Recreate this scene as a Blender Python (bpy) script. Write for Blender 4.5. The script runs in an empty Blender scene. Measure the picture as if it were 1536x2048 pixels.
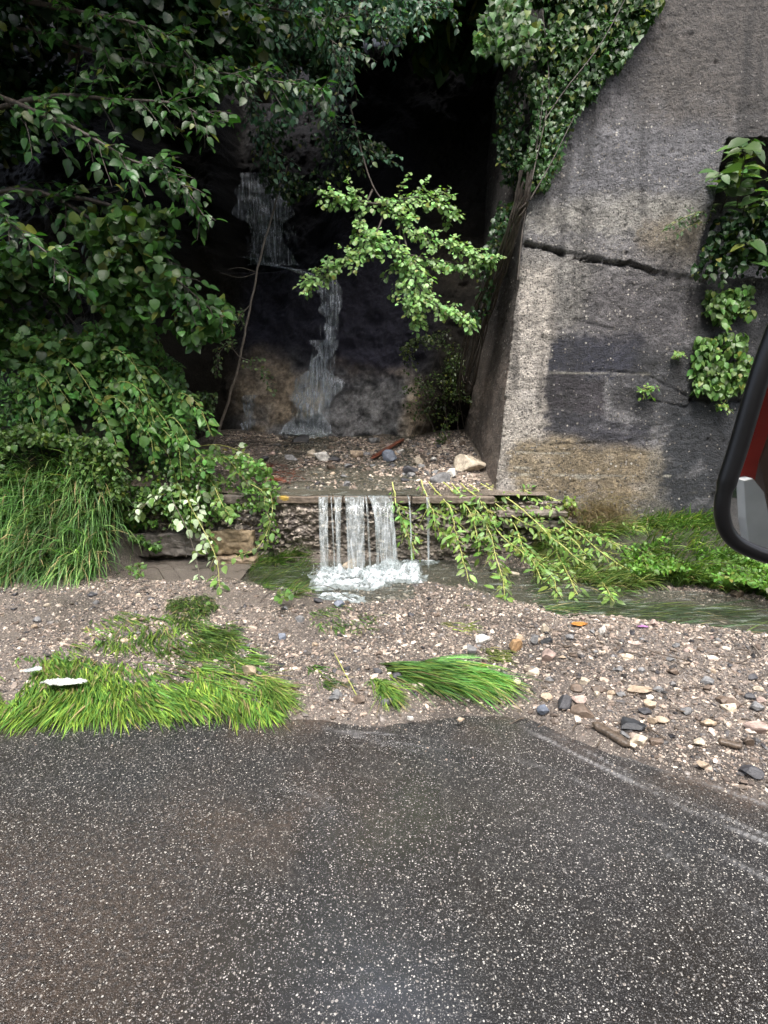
import bpy, math, random
import numpy as np
from mathutils import Vector

rng = np.random.default_rng(7)
random.seed(7)
C = bpy.context.scene.collection
S = bpy.context.scene

# ------------------------------------------------------------------ camera
H = 1.8
PITCH = math.radians(11.3)
FPX = 1117.0
cam_d = bpy.data.cameras.new('camera')
cam = bpy.data.objects.new('camera', cam_d); C.objects.link(cam)
cam.location = (0, 0, H)
cam.rotation_euler = (math.pi/2 - PITCH, 0, 0)
cam_d.sensor_fit = 'VERTICAL'; cam_d.sensor_height = 24.0
cam_d.lens = 24.0*FPX/2048.0
cam_d.clip_start = 0.02; cam_d.clip_end = 500
S.camera = cam
S.render.resolution_x, S.render.resolution_y = 768, 1024

# ------------------------------------------------------------------ light
SUN_EL, SUN_AZ = math.radians(64), math.radians(-20)     # behind the camera, a little to the left
w = bpy.data.worlds.new("World"); S.world = w; w.use_nodes = True
wn = w.node_tree; wn.nodes.clear()
sky = wn.nodes.new('ShaderNodeTexSky'); sky.sky_type = 'NISHITA'; sky.sun_disc = False
sky.sun_elevation = SUN_EL; sky.sun_rotation = math.pi + SUN_AZ
sky.air_density = 1.0; sky.dust_density = 5.0; sky.ozone_density = 0.6
hs = wn.nodes.new('ShaderNodeHueSaturation'); hs.inputs['Saturation'].default_value = 0.65
bg = wn.nodes.new('ShaderNodeBackground'); bg.inputs[1].default_value = 0.15
wo = wn.nodes.new('ShaderNodeOutputWorld')
wn.links.new(sky.outputs[0], hs.inputs['Color']); wn.links.new(hs.outputs[0], bg.inputs[0]); wn.links.new(bg.outputs[0], wo.inputs[0])
sl = bpy.data.lights.new('sun', 'SUN'); sl.energy = 1.5; sl.angle = math.radians(14); sl.color = (1, 0.975, 0.94)
so = bpy.data.objects.new('sun', sl); C.objects.link(so)
sd = Vector((math.sin(SUN_AZ)*math.cos(SUN_EL), -math.cos(SUN_AZ)*math.cos(SUN_EL), math.sin(SUN_EL)))   # towards the sun
so.rotation_euler = sd.to_track_quat('Z', 'Y').to_euler()
S.view_settings.view_transform = 'Standard'; S.view_settings.look = 'None'
S.view_settings.gamma = 1.0
S.view_settings.exposure = 1.6
S.cycles.max_bounces = 8; S.cycles.transparent_max_bounces = 16

# ------------------------------------------------------------------ pixel -> world
cP, sP = math.cos(PITCH), math.sin(PITCH)
def ray(px, py):
    u = (px-768)/FPX; v = (1024-py)/FPX
    return np.array([u, cP+v*sP, -sP+v*cP])
def PY(px, py, Y):
    d = ray(px, py); t = Y/d[1]
    return np.array([d[0]*t, Y, H+d[2]*t])
def G(px, py, z=0.0):
    d = ray(px, py); t = (z-H)/d[2]
    return np.array([d[0]*t, d[1]*t, z])

# ------------------------------------------------------------------ noise
def _h(ix, iy, iz, seed):
    n = (ix.astype(np.int64)*374761393 + iy.astype(np.int64)*668265263 + iz.astype(np.int64)*2147483647 + seed*974711) & 0xffffffff
    n = ((n ^ (n >> 13))*1274126177) & 0xffffffff
    n = (n ^ (n >> 16)) & 0xffffff
    return n/float(0xffffff)
def vnoise(x, y, z=None, seed=0):
    x = np.asarray(x, float); y = np.asarray(y, float)
    z = np.zeros_like(x) if z is None else np.asarray(z, float)
    x, y, z = np.broadcast_arrays(x, y, z)
    ix, iy, iz = np.floor(x), np.floor(y), np.floor(z)
    fx, fy, fz = x-ix, y-iy, z-iz
    fx = fx*fx*(3-2*fx); fy = fy*fy*(3-2*fy); fz = fz*fz*(3-2*fz)
    r = 0
    for a in (0, 1):
        for b in (0, 1):
            for c in (0, 1):
                r = r + _h(ix+a, iy+b, iz+c, seed)*(fx if a else 1-fx)*(fy if b else 1-fy)*(fz if c else 1-fz)
    return r*2-1
def fbm(x, y, z=None, o=4, seed=0, g=0.5):
    x = np.asarray(x, float); y = np.asarray(y, float)
    z = np.zeros_like(x) if z is None else np.asarray(z, float)
    s = 0; a = 1; t = 0
    for k in range(o):
        s = s + a*vnoise(x, y, z, seed+k*17); t += a
        x = x*2.03+3.1; y = y*2.03+1.7; z = z*2.03+5.3; a *= g
    return s/t
def worley(x, y, seed=0):
    ix, iy = np.floor(x), np.floor(y)
    best = np.full(x.shape, 9.0); idv = np.zeros(x.shape); sec = np.full(x.shape, 9.0)
    for a in (-1, 0, 1):
        for b in (-1, 0, 1):
            cx, cy = ix+a, iy+b
            z0 = np.zeros_like(cx)
            px_ = cx+_h(cx, cy, z0, seed); py_ = cy+_h(cx, cy, z0+1, seed)
            d = np.hypot(px_-x, py_-y); i = _h(cx, cy, z0+2, seed)
            m = d < best
            sec = np.where(m, best, np.minimum(sec, d)); idv = np.where(m, i, idv); best = np.where(m, d, best)
    return best, sec, idv
def sst(a, b, x):
    t = np.clip((np.asarray(x, float)-a)/(b-a), 0, 1); return t*t*(3-2*t)

# ------------------------------------------------------------------ object helpers
def tag(o, label=None, cat=None, group=None, kind=None):
    if label: o['label'] = label
    if cat: o['category'] = cat
    if group: o['group'] = group
    if kind: o['kind'] = kind
    return o
def empty(name, loc, label, cat, group=None):
    o = bpy.data.objects.new(name, None); C.objects.link(o); o.location = loc
    return tag(o, label, cat, group)
def mk(name, V, Fs, mat, parent=None, col=None, smooth=True, uv=None):
    V = np.asarray(V, dtype=np.float32)
    if parent is not None: V = V - np.array(parent.location, dtype=np.float32)
    if not isinstance(Fs, (list, tuple)): Fs = [Fs]
    Fs = [np.asarray(f, dtype=np.int32) for f in Fs if len(f)]
    me = bpy.data.meshes.new(name)
    me.vertices.add(len(V)); me.vertices.foreach_set('co', V.ravel())
    nl = sum(f.size for f in Fs); nf = sum(len(f) for f in Fs)
    me.loops.add(nl); me.loops.foreach_set('vertex_index', np.concatenate([f.ravel() for f in Fs]))
    me.polygons.add(nf)
    st = []; b = 0
    for f in Fs:
        st.append(b+np.arange(len(f))*f.shape[1]); b += f.size
    me.polygons.foreach_set('loop_start', np.concatenate(st).astype(np.int32))
    me.polygons.foreach_set('use_smooth', np.full(nf, smooth, dtype=bool))
    me.update(calc_edges=True)
    if col is not None:
        a = me.attributes.new('col', 'FLOAT_COLOR', 'POINT')
        c = np.ones((len(V), 4), dtype=np.float32); c[:, :col.shape[1]] = col
        a.data.foreach_set('color', c.ravel())
    me.materials.append(mat)
    o = bpy.data.objects.new(name, me); C.objects.link(o)
    if parent is not None: o.parent = parent
    return o
def gridf(nu, nv):
    i = np.arange(nu*nv).reshape(nu, nv)
    return np.stack([i[:-1, :-1], i[1:, :-1], i[1:, 1:], i[:-1, 1:]], -1).reshape(-1, 4)
def tubes(polys, radii, sides=5):
    """polys: list of (n,3) arrays, radii: list of (n,) arrays or floats -> V, F"""
    Vs, Fs = [], []; off = 0
    for P, r in zip(polys, radii):
        P = np.asarray(P, float); n = len(P)
        r = np.broadcast_to(np.asarray(r, float), (n,))
        T = np.gradient(P, axis=0); T /= np.linalg.norm(T, axis=1)[:, None]+1e-9
        up = np.array([0.13, 0.31, 0.94]); A = np.cross(T, up); A /= np.linalg.norm(A, axis=1)[:, None]+1e-9
        B = np.cross(T, A)
        th = np.arange(sides)*2*math.pi/sides
        ring = P[:, None]+r[:, None, None]*(A[:, None]*np.cos(th)[None, :, None]+B[:, None]*np.sin(th)[None, :, None])
        Vs.append(ring.reshape(-1, 3))
        i = off+np.arange(n*sides).reshape(n, sides); j = np.roll(i, -1, 1)
        Fs.append(np.stack([i[:-1], j[:-1], j[1:], i[1:]], -1).reshape(-1, 4)); off += n*sides
    return np.concatenate(Vs), np.concatenate(Fs)
def smoothline(P, n=24):
    P = np.asarray(P, float); t = np.linspace(0, len(P)-1, n)
    Pp = np.vstack([2*P[0]-P[1], P, 2*P[-1]-P[-2]]); o = []
    for x in t:
        i = min(int(x), len(P)-2); f = x-i; a, b, c, d = Pp[i], Pp[i+1], Pp[i+2], Pp[i+3]
        o.append(0.5*((2*b)+(c-a)*f+(2*a-5*b+4*c-d)*f*f+(3*b-a-3*c+d)*f**3))
    return np.array(o)

# ------------------------------------------------------------------ materials
def nodes(name):
    m = bpy.data.materials.new(name); m.use_nodes = True
    nt = m.node_tree; nt.nodes.clear()
    out = nt.nodes.new('ShaderNodeOutputMaterial'); p = nt.nodes.new('ShaderNodeBsdfPrincipled')
    nt.links.new(p.outputs[0], out.inputs[0])
    return m, nt, p, out
def N(nt, t, **kw):
    n = nt.nodes.new(t)
    for k, v in kw.items():
        if k.startswith('_'): n.inputs[k[1:]].default_value = v
        else: setattr(n, k, v)
    return n
def mathn(nt, op, a, b=None, clamp=False):
    n = nt.nodes.new('ShaderNodeMath'); n.operation = op; n.use_clamp = clamp
    for i, v in enumerate((a, b)):
        if v is None: continue
        if isinstance(v, (int, float)): n.inputs[i].default_value = v
        else: nt.links.new(v, n.inputs[i])
    return n.outputs[0]
def mixc(nt, fac, a, b, mode='MIX'):
    n = nt.nodes.new('ShaderNodeMix'); n.data_type = 'RGBA'; n.blend_type = mode
    for i, v in ((0, fac), (6, a), (7, b)):
        if isinstance(v, (int, float)): n.inputs[i].default_value = v
        elif isinstance(v, tuple): n.inputs[i].default_value = (*v, 1)
        else: nt.links.new(v, n.inputs[i])
    return n.outputs[2]
def ramp(nt, x, pts):
    n = nt.nodes.new('ShaderNodeValToRGB'); e = n.color_ramp.elements
    while len(e) < len(pts): e.new(0.5)
    for k, (p, c) in enumerate(pts):
        e[k].position = p; e[k].color = (*c, 1) if isinstance(c, tuple) else (c, c, c, 1)
    nt.links.new(x, n.inputs[0]); return n.outputs[0]
def coords(nt, scale=(1, 1, 1)):
    tc = nt.nodes.new('ShaderNodeTexCoord'); mp = nt.nodes.new('ShaderNodeMapping'); mp.inputs['Scale'].default_value = scale
    nt.links.new(tc.outputs['Object'], mp.inputs[0]); return mp.outputs[0]
def noise(nt, v, scale, detail=4, rough=0.55, dist=0.0):
    n = N(nt, 'ShaderNodeTexNoise', _Scale=scale, _Detail=detail, _Roughness=rough, _Distortion=dist)
    nt.links.new(v, n.inputs['Vector']); return n.outputs[0]
def voro(nt, v, scale, feature='F1', rnd=1.0):
    n = N(nt, 'ShaderNodeTexVoronoi', feature=feature, _Scale=scale, _Randomness=rnd)
    nt.links.new(v, n.inputs['Vector']); return n
def bump(nt, p, h, strength, dist):
    b = N(nt, 'ShaderNodeBump', _Strength=strength, _Distance=dist)
    nt.links.new(h, b.inputs['Height']); nt.links.new(b.outputs[0], p.inputs['Normal']); return b
def attr(nt):
    a = nt.nodes.new('ShaderNodeAttribute'); a.attribute_name = 'col'; return a.outputs['Color']

def leaf_mat(name, rough=0.36, trans=0.3):
    m, nt, p, out = nodes(name)
    a = attr(nt); nt.links.new(a, p.inputs['Base Color'])
    p.inputs['Roughness'].default_value = rough; p.inputs['Specular IOR Level'].default_value = 0.32
    v = coords(nt); h = noise(nt, v, 60, 2); bump(nt, p, h, 0.25, 0.01)
    t = nt.nodes.new('ShaderNodeBsdfTranslucent')
    c = mixc(nt, 1.0, a, (1.25, 1.5, 0.55), 'MULTIPLY'); nt.links.new(c, t.inputs[0])
    mx = nt.nodes.new('ShaderNodeMixShader'); mx.inputs[0].default_value = trans
    nt.links.new(p.outputs[0], mx.inputs[1]); nt.links.new(t.outputs[0], mx.inputs[2]); nt.links.new(mx.outputs[0], out.inputs[0])
    return m
M_leaf = leaf_mat('leaf'); M_grass = leaf_mat('grass_blade', 0.42, 0.25)

def stone_mat(name, rough=0.45, b=0.35, fs=60, mott=0.5):
    m, nt, p, out = nodes(name)
    v = coords(nt); a = attr(nt)
    n1 = noise(nt, v, fs*0.35, 5, 0.65)
    k = ramp(nt, n1, [(0.3, 1-mott), (0.7, 1+mott*0.6)])
    c = mixc(nt, 1.0, a, k, 'MULTIPLY'); nt.links.new(c, p.inputs['Base Color'])
    r = ramp(nt, noise(nt, v, fs*0.12, 2), [(0.35, rough-0.15), (0.7, rough+0.2)]); nt.links.new(r, p.inputs['Roughness'])
    bump(nt, p, noise(nt, v, fs, 5, 0.7), b, 0.01)
    return m
M_rock = stone_mat('loose_stone', 0.62, 0.5, 60, 0.6); M_gravel = stone_mat('gravel_stone', 0.36, 0.2, 120, 0.35)

def bark_mat(name, c0, c1, rough=0.6):
    m, nt, p, out = nodes(name); v = coords(nt, (1, 1, 0.3))
    c = ramp(nt, noise(nt, v, 40, 4), [(0.3, c0), (0.7, c1)]); nt.links.new(c, p.inputs['Base Color'])
    p.inputs['Roughness'].default_value = rough; bump(nt, p, noise(nt, v, 90, 4), 0.6, 0.01); return m
M_bark = bark_mat('bark', (0.018, 0.014, 0.01), (0.07, 0.055, 0.042))
M_twig = bark_mat('green_twig', (0.24, 0.27, 0.06), (0.42, 0.42, 0.14), 0.4)
M_vine = bark_mat('vine_bark', (0.06, 0.05, 0.04), (0.2, 0.17, 0.14))
M_redwood = bark_mat('wet_red_wood', (0.07, 0.022, 0.012), (0.2, 0.07, 0.04), 0.35)
M_wood = bark_mat('wet_brown_wood', (0.035, 0.027, 0.02), (0.12, 0.09, 0.065), 0.35)

def plain(name, c, rough=0.5, metal=0.0, spec=0.5, bs=0, bstr=0.2):
    m, nt, p, out = nodes(name); p.inputs['Roughness'].default_value = rough
    p.inputs['Metallic'].default_value = metal; p.inputs['Specular IOR Level'].default_value = spec
    v = coords(nt); k = noise(nt, v, bs or 20, 3)
    cc = ramp(nt, k, [(0.3, tuple(x*0.82 for x in c)), (0.7, tuple(min(1, x*1.12) for x in c))]); nt.links.new(cc, p.inputs['Base Color'])
    if bs: bump(nt, p, noise(nt, v, bs*3, 4), bstr, 0.005)
    return m

# asphalt: dark binder, pale chips, wet film
def asphalt():
    m, nt, p, out = nodes('wet_asphalt'); v = coords(nt)
    nw = N(nt, 'ShaderNodeTexNoise', _Scale=30.0); nt.links.new(v, nw.inputs['Vector'])
    vd = N(nt, 'ShaderNodeVectorMath', operation='MULTIPLY_ADD'); nt.links.new(nw.outputs['Color'], vd.inputs[0]); vd.inputs[1].default_value = (0.012,)*3; nt.links.new(v, vd.inputs[2])
    vv = vd.outputs[0]
    tone = noise(nt, v, 1.1, 4, 0.6)
    base = ramp(nt, tone, [(0.35, (0.012, 0.010, 0.008)), (0.62, (0.015, 0.0155, 0.017))])
    st = attr(nt)                                            # silt film, mixed in where the run-off has dropped it
    v1 = voro(nt, vv, 165); v2 = voro(nt, vv, 80); v3 = voro(nt, vv, 250)
    def chips(vo, thr, rad):
        s = N(nt, 'ShaderNodeSeparateColor'); nt.links.new(vo.outputs['Color'], s.inputs[0])
        a = mathn(nt, 'GREATER_THAN', s.outputs[0], thr)
        sz = mathn(nt, 'MULTIPLY', s.outputs[1], rad)
        b = mathn(nt, 'LESS_THAN', vo.outputs['Distance'], mathn(nt, 'ADD', sz, 0.17))
        return mathn(nt, 'MULTIPLY', a, b), s.outputs[2]
    k1, t1 = chips(v1, 0.66, 0.40); k2, t2 = chips(v2, 0.91, 0.24); k3, t3 = chips(v3, 0.45, 0.5)
    cc = ramp(nt, t1, [(0.0, (0.07, 0.062, 0.055)), (0.6, (0.19, 0.18, 0.17)), (1.0, (0.52, 0.50, 0.45))])
    cd = ramp(nt, t2, [(0.0, (0.16, 0.13, 0.10)), (0.6, (0.28, 0.26, 0.235)), (1.0, (0.62, 0.59, 0.52))])
    ce = ramp(nt, t3, [(0.0, (0.008, 0.008, 0.008)), (0.5, (0.045, 0.044, 0.044)), (1.0, (0.17, 0.165, 0.16))])
    c = mixc(nt, k3, base, ce); c = mixc(nt, k1, c, cc); c = mixc(nt, k2, c, cd)
    f = N(nt, 'ShaderNodeSeparateColor'); nt.links.new(st, f.inputs[0])
    silt = mathn(nt, 'MULTIPLY', f.outputs[0], ramp(nt, noise(nt, v, 70, 3), [(0.3, 0.35), (0.65, 1.0)]), True)
    c = mixc(nt, silt, c, (0.42, 0.42, 0.42))
    mud = mathn(nt, 'MULTIPLY', f.outputs[1], ramp(nt, noise(nt, v, 45, 4), [(0.35, 0.2), (0.6, 1.0)]), True)
    c = mixc(nt, mud, c, (0.082, 0.058, 0.042))
    nt.links.new(c, p.inputs['Base Color']); nt.links.new(f.outputs[2], p.inputs['Coat Weight']); p.inputs['Coat Roughness'].default_value = 0.22; p.inputs['Coat IOR'].default_value = 2.4
    wet = noise(nt, v, 1.7, 3, 0.5)
    r = ramp(nt, wet, [(0.35, 0.44), (0.62, 0.30)]); r = mathn(nt, 'SUBTRACT', r, mathn(nt, 'MULTIPLY', f.outputs[2], 0.22)); nt.links.new(r, p.inputs['Roughness'])
    p.inputs['Specular IOR Level'].default_value = 0.22
    h = mathn(nt, 'ADD', mathn(nt, 'MULTIPLY', v1.outputs['Distance'], -0.35), mathn(nt, 'MULTIPLY', v3.outputs['Distance'], -0.6))
    h = mathn(nt, 'ADD', h, mathn(nt, 'MULTIPLY', k2, 0.3))
    bump(nt, p, h, 0.9, 0.007)
    return m
M_asphalt = asphalt()

def soil(name, fs=35, b=0.8, rough=0.45, spk=True):
    m, nt, p, out = nodes(name); v = coords(nt); a = attr(nt)
    n1 = noise(nt, v, fs, 6, 0.7)
    k = ramp(nt, n1, [(0.3, 0.45), (0.55, 1.0), (0.72, 1.5)])
    c = mixc(nt, 1.0, a, k, 'MULTIPLY')
    v1 = voro(nt, v, 110); s = N(nt, 'ShaderNodeSeparateColor'); nt.links.new(v1.outputs['Color'], s.inputs[0])
    if spk:
        g = mathn(nt, 'MULTIPLY', mathn(nt, 'GREATER_THAN', s.outputs[0], 0.6), mathn(nt, 'LESS_THAN', v1.outputs['Distance'], 0.42))
        al = N(nt, 'ShaderNodeAttribute'); al.attribute_name = 'col'
        g = mathn(nt, 'MULTIPLY', g, al.outputs['Alpha'])
        c = mixc(nt, g, c, ramp(nt, s.outputs[1], [(0, (0.07, 0.06, 0.05)), (1, (0.42, 0.37, 0.31))]))
    nt.links.new(c, p.inputs['Base Color']); p.inputs['Roughness'].default_value = rough
    h = mathn(nt, 'ADD', mathn(nt, 'MULTIPLY', n1, 1.0), mathn(nt, 'MULTIPLY', v1.outputs['Distance'], -0.5))
    bump(nt, p, h, b, 0.02)
    return m
M_soil = soil('gravelly_soil')
M_cliff = soil('wet_cliff', 26, 1.0, 0.5, False)
M_cliff.node_tree.nodes['Principled BSDF'].inputs['Specular IOR Level'].default_value = 0.15

def concrete():
    m, nt, p, out = nodes('old_concrete'); v = coords(nt); a = attr(nt)
    n1 = noise(nt, v, 9, 7, 0.7); n2 = noise(nt, v, 55, 5, 0.7)
    k = ramp(nt, n1, [(0.3, 0.62), (0.5, 1.0), (0.7, 1.25)]); c = mixc(nt, 1.0, a, k, 'MULTIPLY')
    k = ramp(nt, n2, [(0.30, 0.25), (0.47, 1.0), (0.7, 1.5)]); c = mixc(nt, 0.9, c, mixc(nt, 1.0, c, k, 'MULTIPLY'))
    n4 = noise(nt, v, 26, 5, 0.75); k = ramp(nt, n4, [(0.33, 0.12), (0.43, 0.85), (0.60, 1.1), (0.72, 1.7)])
    c = mixc(nt, 1.0, c, k, 'MULTIPLY')
    v1 = voro(nt, v, 36); s = N(nt, 'ShaderNodeSeparateColor'); nt.links.new(v1.outputs['Color'], s.inputs[0])
    al = N(nt, 'ShaderNodeAttribute'); al.attribute_name = 'col'
    thr = mathn(nt, 'SUBTRACT', 1.0, mathn(nt, 'MULTIPLY', al.outputs['Alpha'], 0.75))
    g = mathn(nt, 'MULTIPLY', mathn(nt, 'GREATER_THAN', s.outputs[0], thr), mathn(nt, 'LESS_THAN', v1.outputs['Distance'], mathn(nt, 'MULTIPLY', s.outputs[1], 0.5)))
    c = mixc(nt, g, c, ramp(nt, s.outputs[2], [(0, (0.10, 0.09, 0.08)), (0.55, (0.26, 0.24, 0.215)), (0.85, (0.42, 0.39, 0.35)), (1, (0.62, 0.59, 0.52))]))
    v2 = voro(nt, v, 40); s2 = N(nt, 'ShaderNodeSeparateColor'); nt.links.new(v2.outputs['Color'], s2.inputs[0])
    pit = mathn(nt, 'MULTIPLY', mathn(nt, 'GREATER_THAN', s2.outputs[0], mathn(nt, 'SUBTRACT', 1.0, mathn(nt, 'MULTIPLY', al.outputs['Alpha'], 0.45))), mathn(nt, 'LESS_THAN', v2.outputs['Distance'], mathn(nt, 'MULTIPLY', s2.outputs[1], 0.45)))
    c = mixc(nt, mathn(nt, 'MULTIPLY', pit, 0.8), c, (0.02, 0.018, 0.016))
    nt.links.new(c, p.inputs['Base Color'])
    r = ramp(nt, n1, [(0.3, 0.4), (0.7, 0.75)]); nt.links.new(r, p.inputs['Roughness'])
    h = mathn(nt, 'ADD', mathn(nt, 'MULTIPLY', n2, 1.2), mathn(nt, 'MULTIPLY', g, 0.35))
    h = mathn(nt, 'SUBTRACT', h, mathn(nt, 'MULTIPLY', pit, 0.9)); h = mathn(nt, 'ADD', h, n1); h = mathn(nt, 'ADD', h, mathn(nt, 'MULTIPLY', n4, 1.5))
    bump(nt, p, h, 1.0, 0.05)
    return m
M_conc = concrete()

def water_mat(name, tint, scale, lo, hi, streak=(1, 1, 1), rough=0.12, bs=0.3, amin=0.1, amax=0.8, whitec=(0.75, 0.8, 0.84)):
    """clear film carrying white aerated streaks"""
    m, nt, p, out = nodes(name); v = coords(nt, streak)
    n1 = noise(nt, v, scale, 4, 0.6, 0.0)
    f = ramp(nt, n1, [(lo, 0.0), (hi, 1.0)])
    c = mixc(nt, f, tint, whitec); nt.links.new(c, p.inputs['Base Color'])
    p.inputs['Roughness'].default_value = rough; p.inputs['IOR'].default_value = 1.33
    bump(nt, p, n1, bs, 0.02)
    tr = nt.nodes.new('ShaderNodeBsdfTransparent'); tr.inputs[0].default_value = (0.96, 0.98, 0.98, 1)
    mx = nt.nodes.new('ShaderNodeMixShader')
    al = mathn(nt, 'ADD', mathn(nt, 'MULTIPLY', f, amax-amin), amin)
    nt.links.new(al, mx.inputs[0]); nt.links.new(tr.outputs[0], mx.inputs[1]); nt.links.new(p.outputs[0], mx.inputs[2]); nt.links.new(mx.outputs[0], out.inputs[0])
    return m
M_fall = water_mat('falling_water', (0.28, 0.30, 0.29), 7, 0.42, 0.78, (7, 3, 0.12), 0.06, 0.2, 0.14, 0.60, (0.58, 0.62, 0.65))
M_veil = water_mat('water_veil', (0.5, 0.54, 0.62), 6, 0.42, 0.78, (6, 4, 0.35), 0.25, 0.2, 0.03, 0.6, (0.86, 0.9, 0.97))
M_stream = water_mat('stream_water', (0.045, 0.05, 0.032), 7, 0.55, 0.75, (0.8, 3.4, 1), 0.05, 0.9, 0.35, 0.6, (0.3, 0.33, 0.3))
M_muddy = water_mat('muddy_water', (0.12, 0.105, 0.09), 5, 0.6, 0.9, (1, 2, 1), 0.12, 0.25, 0.8, 0.85, (0.2, 0.19, 0.17))
M_foam = water_mat('foam', (0.3, 0.34, 0.35), 11, 0.32, 0.72, (1, 1, 1), 0.3, 0.5, 0.12, 0.9, (0.70, 0.76, 0.78))

# ------------------------------------------------------------------ terrain functions
edge_px = [(-400, 1452), (0, 1436), (250, 1430), (450, 1436), (600, 1442), (700, 1452), (800, 1442), (900, 1428), (1000, 1424), (1060, 1432), (1180, 1488), (1300, 1532), (1420, 1562), (1536, 1610), (1800, 1700)]
edge_w = np.array([G(*q)[:2] for q in edge_px])
def Ye(x): return np.interp(x, edge_w[:, 0], edge_w[:, 1])+0.07*fbm(np.asarray(x, float)*2.6, np.zeros_like(np.asarray(x, float)), o=5, seed=2, g=0.6)
def dist_poly(x, y, P):
    d = np.full(np.shape(x), 1e9)
    for a, b in zip(P[:-1], P[1:]):
        ab = b-a; L = (ab**2).sum()+1e-9
        t = np.clip(((x-a[0])*ab[0]+(y-a[1])*ab[1])/L, 0, 1)
        d = np.minimum(d, np.hypot(x-a[0]-t*ab[0], y-a[1]-t*ab[1]))
    return d
chan = np.array([G(*q, 0.05)[:2] for q in [(640, 1150), (720, 1148), (860, 1140), (1000, 1160), (1150, 1195), (1300, 1212), (1450, 1232), (1620, 1256), (2000, 1300)]])
pud = np.array([G(*q, 0.05)[:2] for q in [(290, 1140), (380, 1145), (470, 1135), (560, 1150)]])
spill = np.array([G(*q)[:2] for q in [(640, 1180), (670, 1200), (720, 1205), (800, 1200)]])
WALL_Y = 6.0
CAPZ = 0.777
def zt(x, y):
    x = np.asarray(x, float); y = np.asarray(y, float)
    e = y-Ye(x)
    z = np.where(e < 0, e*0.25, 0.07*(1-np.exp(-np.maximum(e, 0)/0.35)))
    z = z + 0.035*fbm(x*1.3, y*1.6, o=3, seed=3)*sst(0, 0.5, e) + 0.014*fbm(x*7, y*7, o=3, seed=5)*sst(-0.05, 0.1, e)
    z = z + 0.016*np.maximum(y-3.3, 0)
    z = z + 0.035*np.exp(-((x+0.5)**2/0.35+(y-4.0)**2/0.12)) + 0.10*np.exp(-((x-2.3)**2/2.5+(y-3.7)**2/0.3))
    z = z - 0.17*np.exp(-(dist_poly(x, y, chan)/(0.36+0.05*np.clip(x, 0, 3)))**2) - 0.14*np.exp(-(dist_poly(x, y, pud)/0.32)**2) - 0.07*np.exp(-(dist_poly(x, y, spill)/0.18)**2)
    # left grassy bank, right weedy bank
    z = z + sst(-2.6, -3.1, x)*1.35*np.maximum(y-5.35+0.1*fbm(x*2, y, seed=9), 0)
    z = z + sst(1.5, 2.3, x)*0.32*sst(5.3, 6.0, y)
    return z
def zterr(x, y):
    return CAPZ+0.18*(y-WALL_Y)+0.03*fbm(x*2.2, y*2.2, o=4, seed=21)*sst(6.0, 6.3, y)+0.10*sst(0.4, 1.2, x)*sst(6.3, 7.4, y)+0.1*sst(-1.4, -2.4, x)
def Hgt(x, y):
    return zterr(x, y) if y > WALL_Y and -2.7 < x < 1.25 else zt(x, y)
def hit(px, py, t0=1.5, t1=12):
    d = ray(px, py); lo, hi = t0, t1
    for _ in range(3):
        t = np.linspace(lo, hi, 60)
        x, y, z = d[0]*t, d[1]*t, H+d[2]*t
        up = (y > WALL_Y) & (x > -2.7) & (x < 1.25)
        k = np.nonzero(z <= np.where(up, zterr(x, y), zt(x, y)))[0]
        if len(k) == 0: break
        i = max(k[0], 1); lo, hi = t[i-1], t[i]
    p = np.array([d[0]*hi, d[1]*hi, 0.0]); p[2] = float(Hgt(p[0], p[1])); return p

# ------------------------------------------------------------------ road
xs = np.linspace(-7, 7, 700); ys = np.linspace(0.6, 3.6, 200)
X, Yg = np.meshgrid(xs, ys, indexing='ij')
flows = [[(690, 1462), (860, 1478), (1000, 1512), (1150, 1560), (1400, 1690), (1560, 1770)],
         [(1040, 1452), (1160, 1512), (1280, 1572), (1380, 1620), (1560, 1700)],
         [(1060, 1448), (1180, 1505), (1330, 1585), (1560, 1680)],
         [(1230, 1505), (1400, 1560), (1560, 1620)],
         [(650, 1458), (760, 1480), (900, 1500)], [(1310, 1690), (1400, 1750), (1520, 1830)], [(560, 1575), (640, 1600), (700, 1680), (770, 1735)]]
for k in range(16):          # fans of fine ripples where the run-off spreads
    x0, y0 = (640+k*11, 1452+k*3.2) if k < 8 else (590+(k-8)*6, 1570+(k-8)*16)
    L_ = 90+6*k if k < 8 else 70
    flows.append([(x0, y0), (x0+L_*0.5, y0+(13 if k < 8 else 2)), (x0+L_, y0+(34 if k < 8 else 12))])
fl = np.zeros(X.shape)
for k, f in enumerate(flows):
    P = smoothline([G(*q)[:2] for q in f], 16)
    wob = 0.022*fbm(X*5, Yg*5, o=5, seed=40+k, g=0.6)
    d = dist_poly(X, Yg+wob, P)
    fl = np.maximum(fl, ([0.5, 0.9, 0.7, 0.85, 0.4, 0.4, 0.2]+[0.32]*16)[k]*np.exp(-(d/([0.008, 0.010, 0.007, 0.018, 0.006, 0.006, 0.01]+[0.004]*16)[k])**2)*(0.2+0.8*sst(-0.3, 0.3, fbm(X*7, Yg*7, o=4, seed=60+k))))
mud = np.exp(-np.maximum(Ye(X)-Yg, 0)/0.16)*sst(-0.3, 0.3, fbm(X*4, Yg*4, seed=71))*0.8
mud = np.maximum(mud, 0.62*np.exp(-((X+0.45)**2/0.35+(Yg-2.2)**2/0.16))*sst(-0.5, 0.2, fbm(X*2, Yg*2, seed=72)))
mud = np.maximum(mud, 0.45*sst(-0.2, -1.0, X+0.3*fbm(X, Yg, seed=73))*sst(2.6, 1.6, Yg))
def film(px, py, rx, ry): q = G(px, py); return np.exp(-((X-q[0])/rx)**2-((Yg-q[1])/ry)**2)
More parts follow.
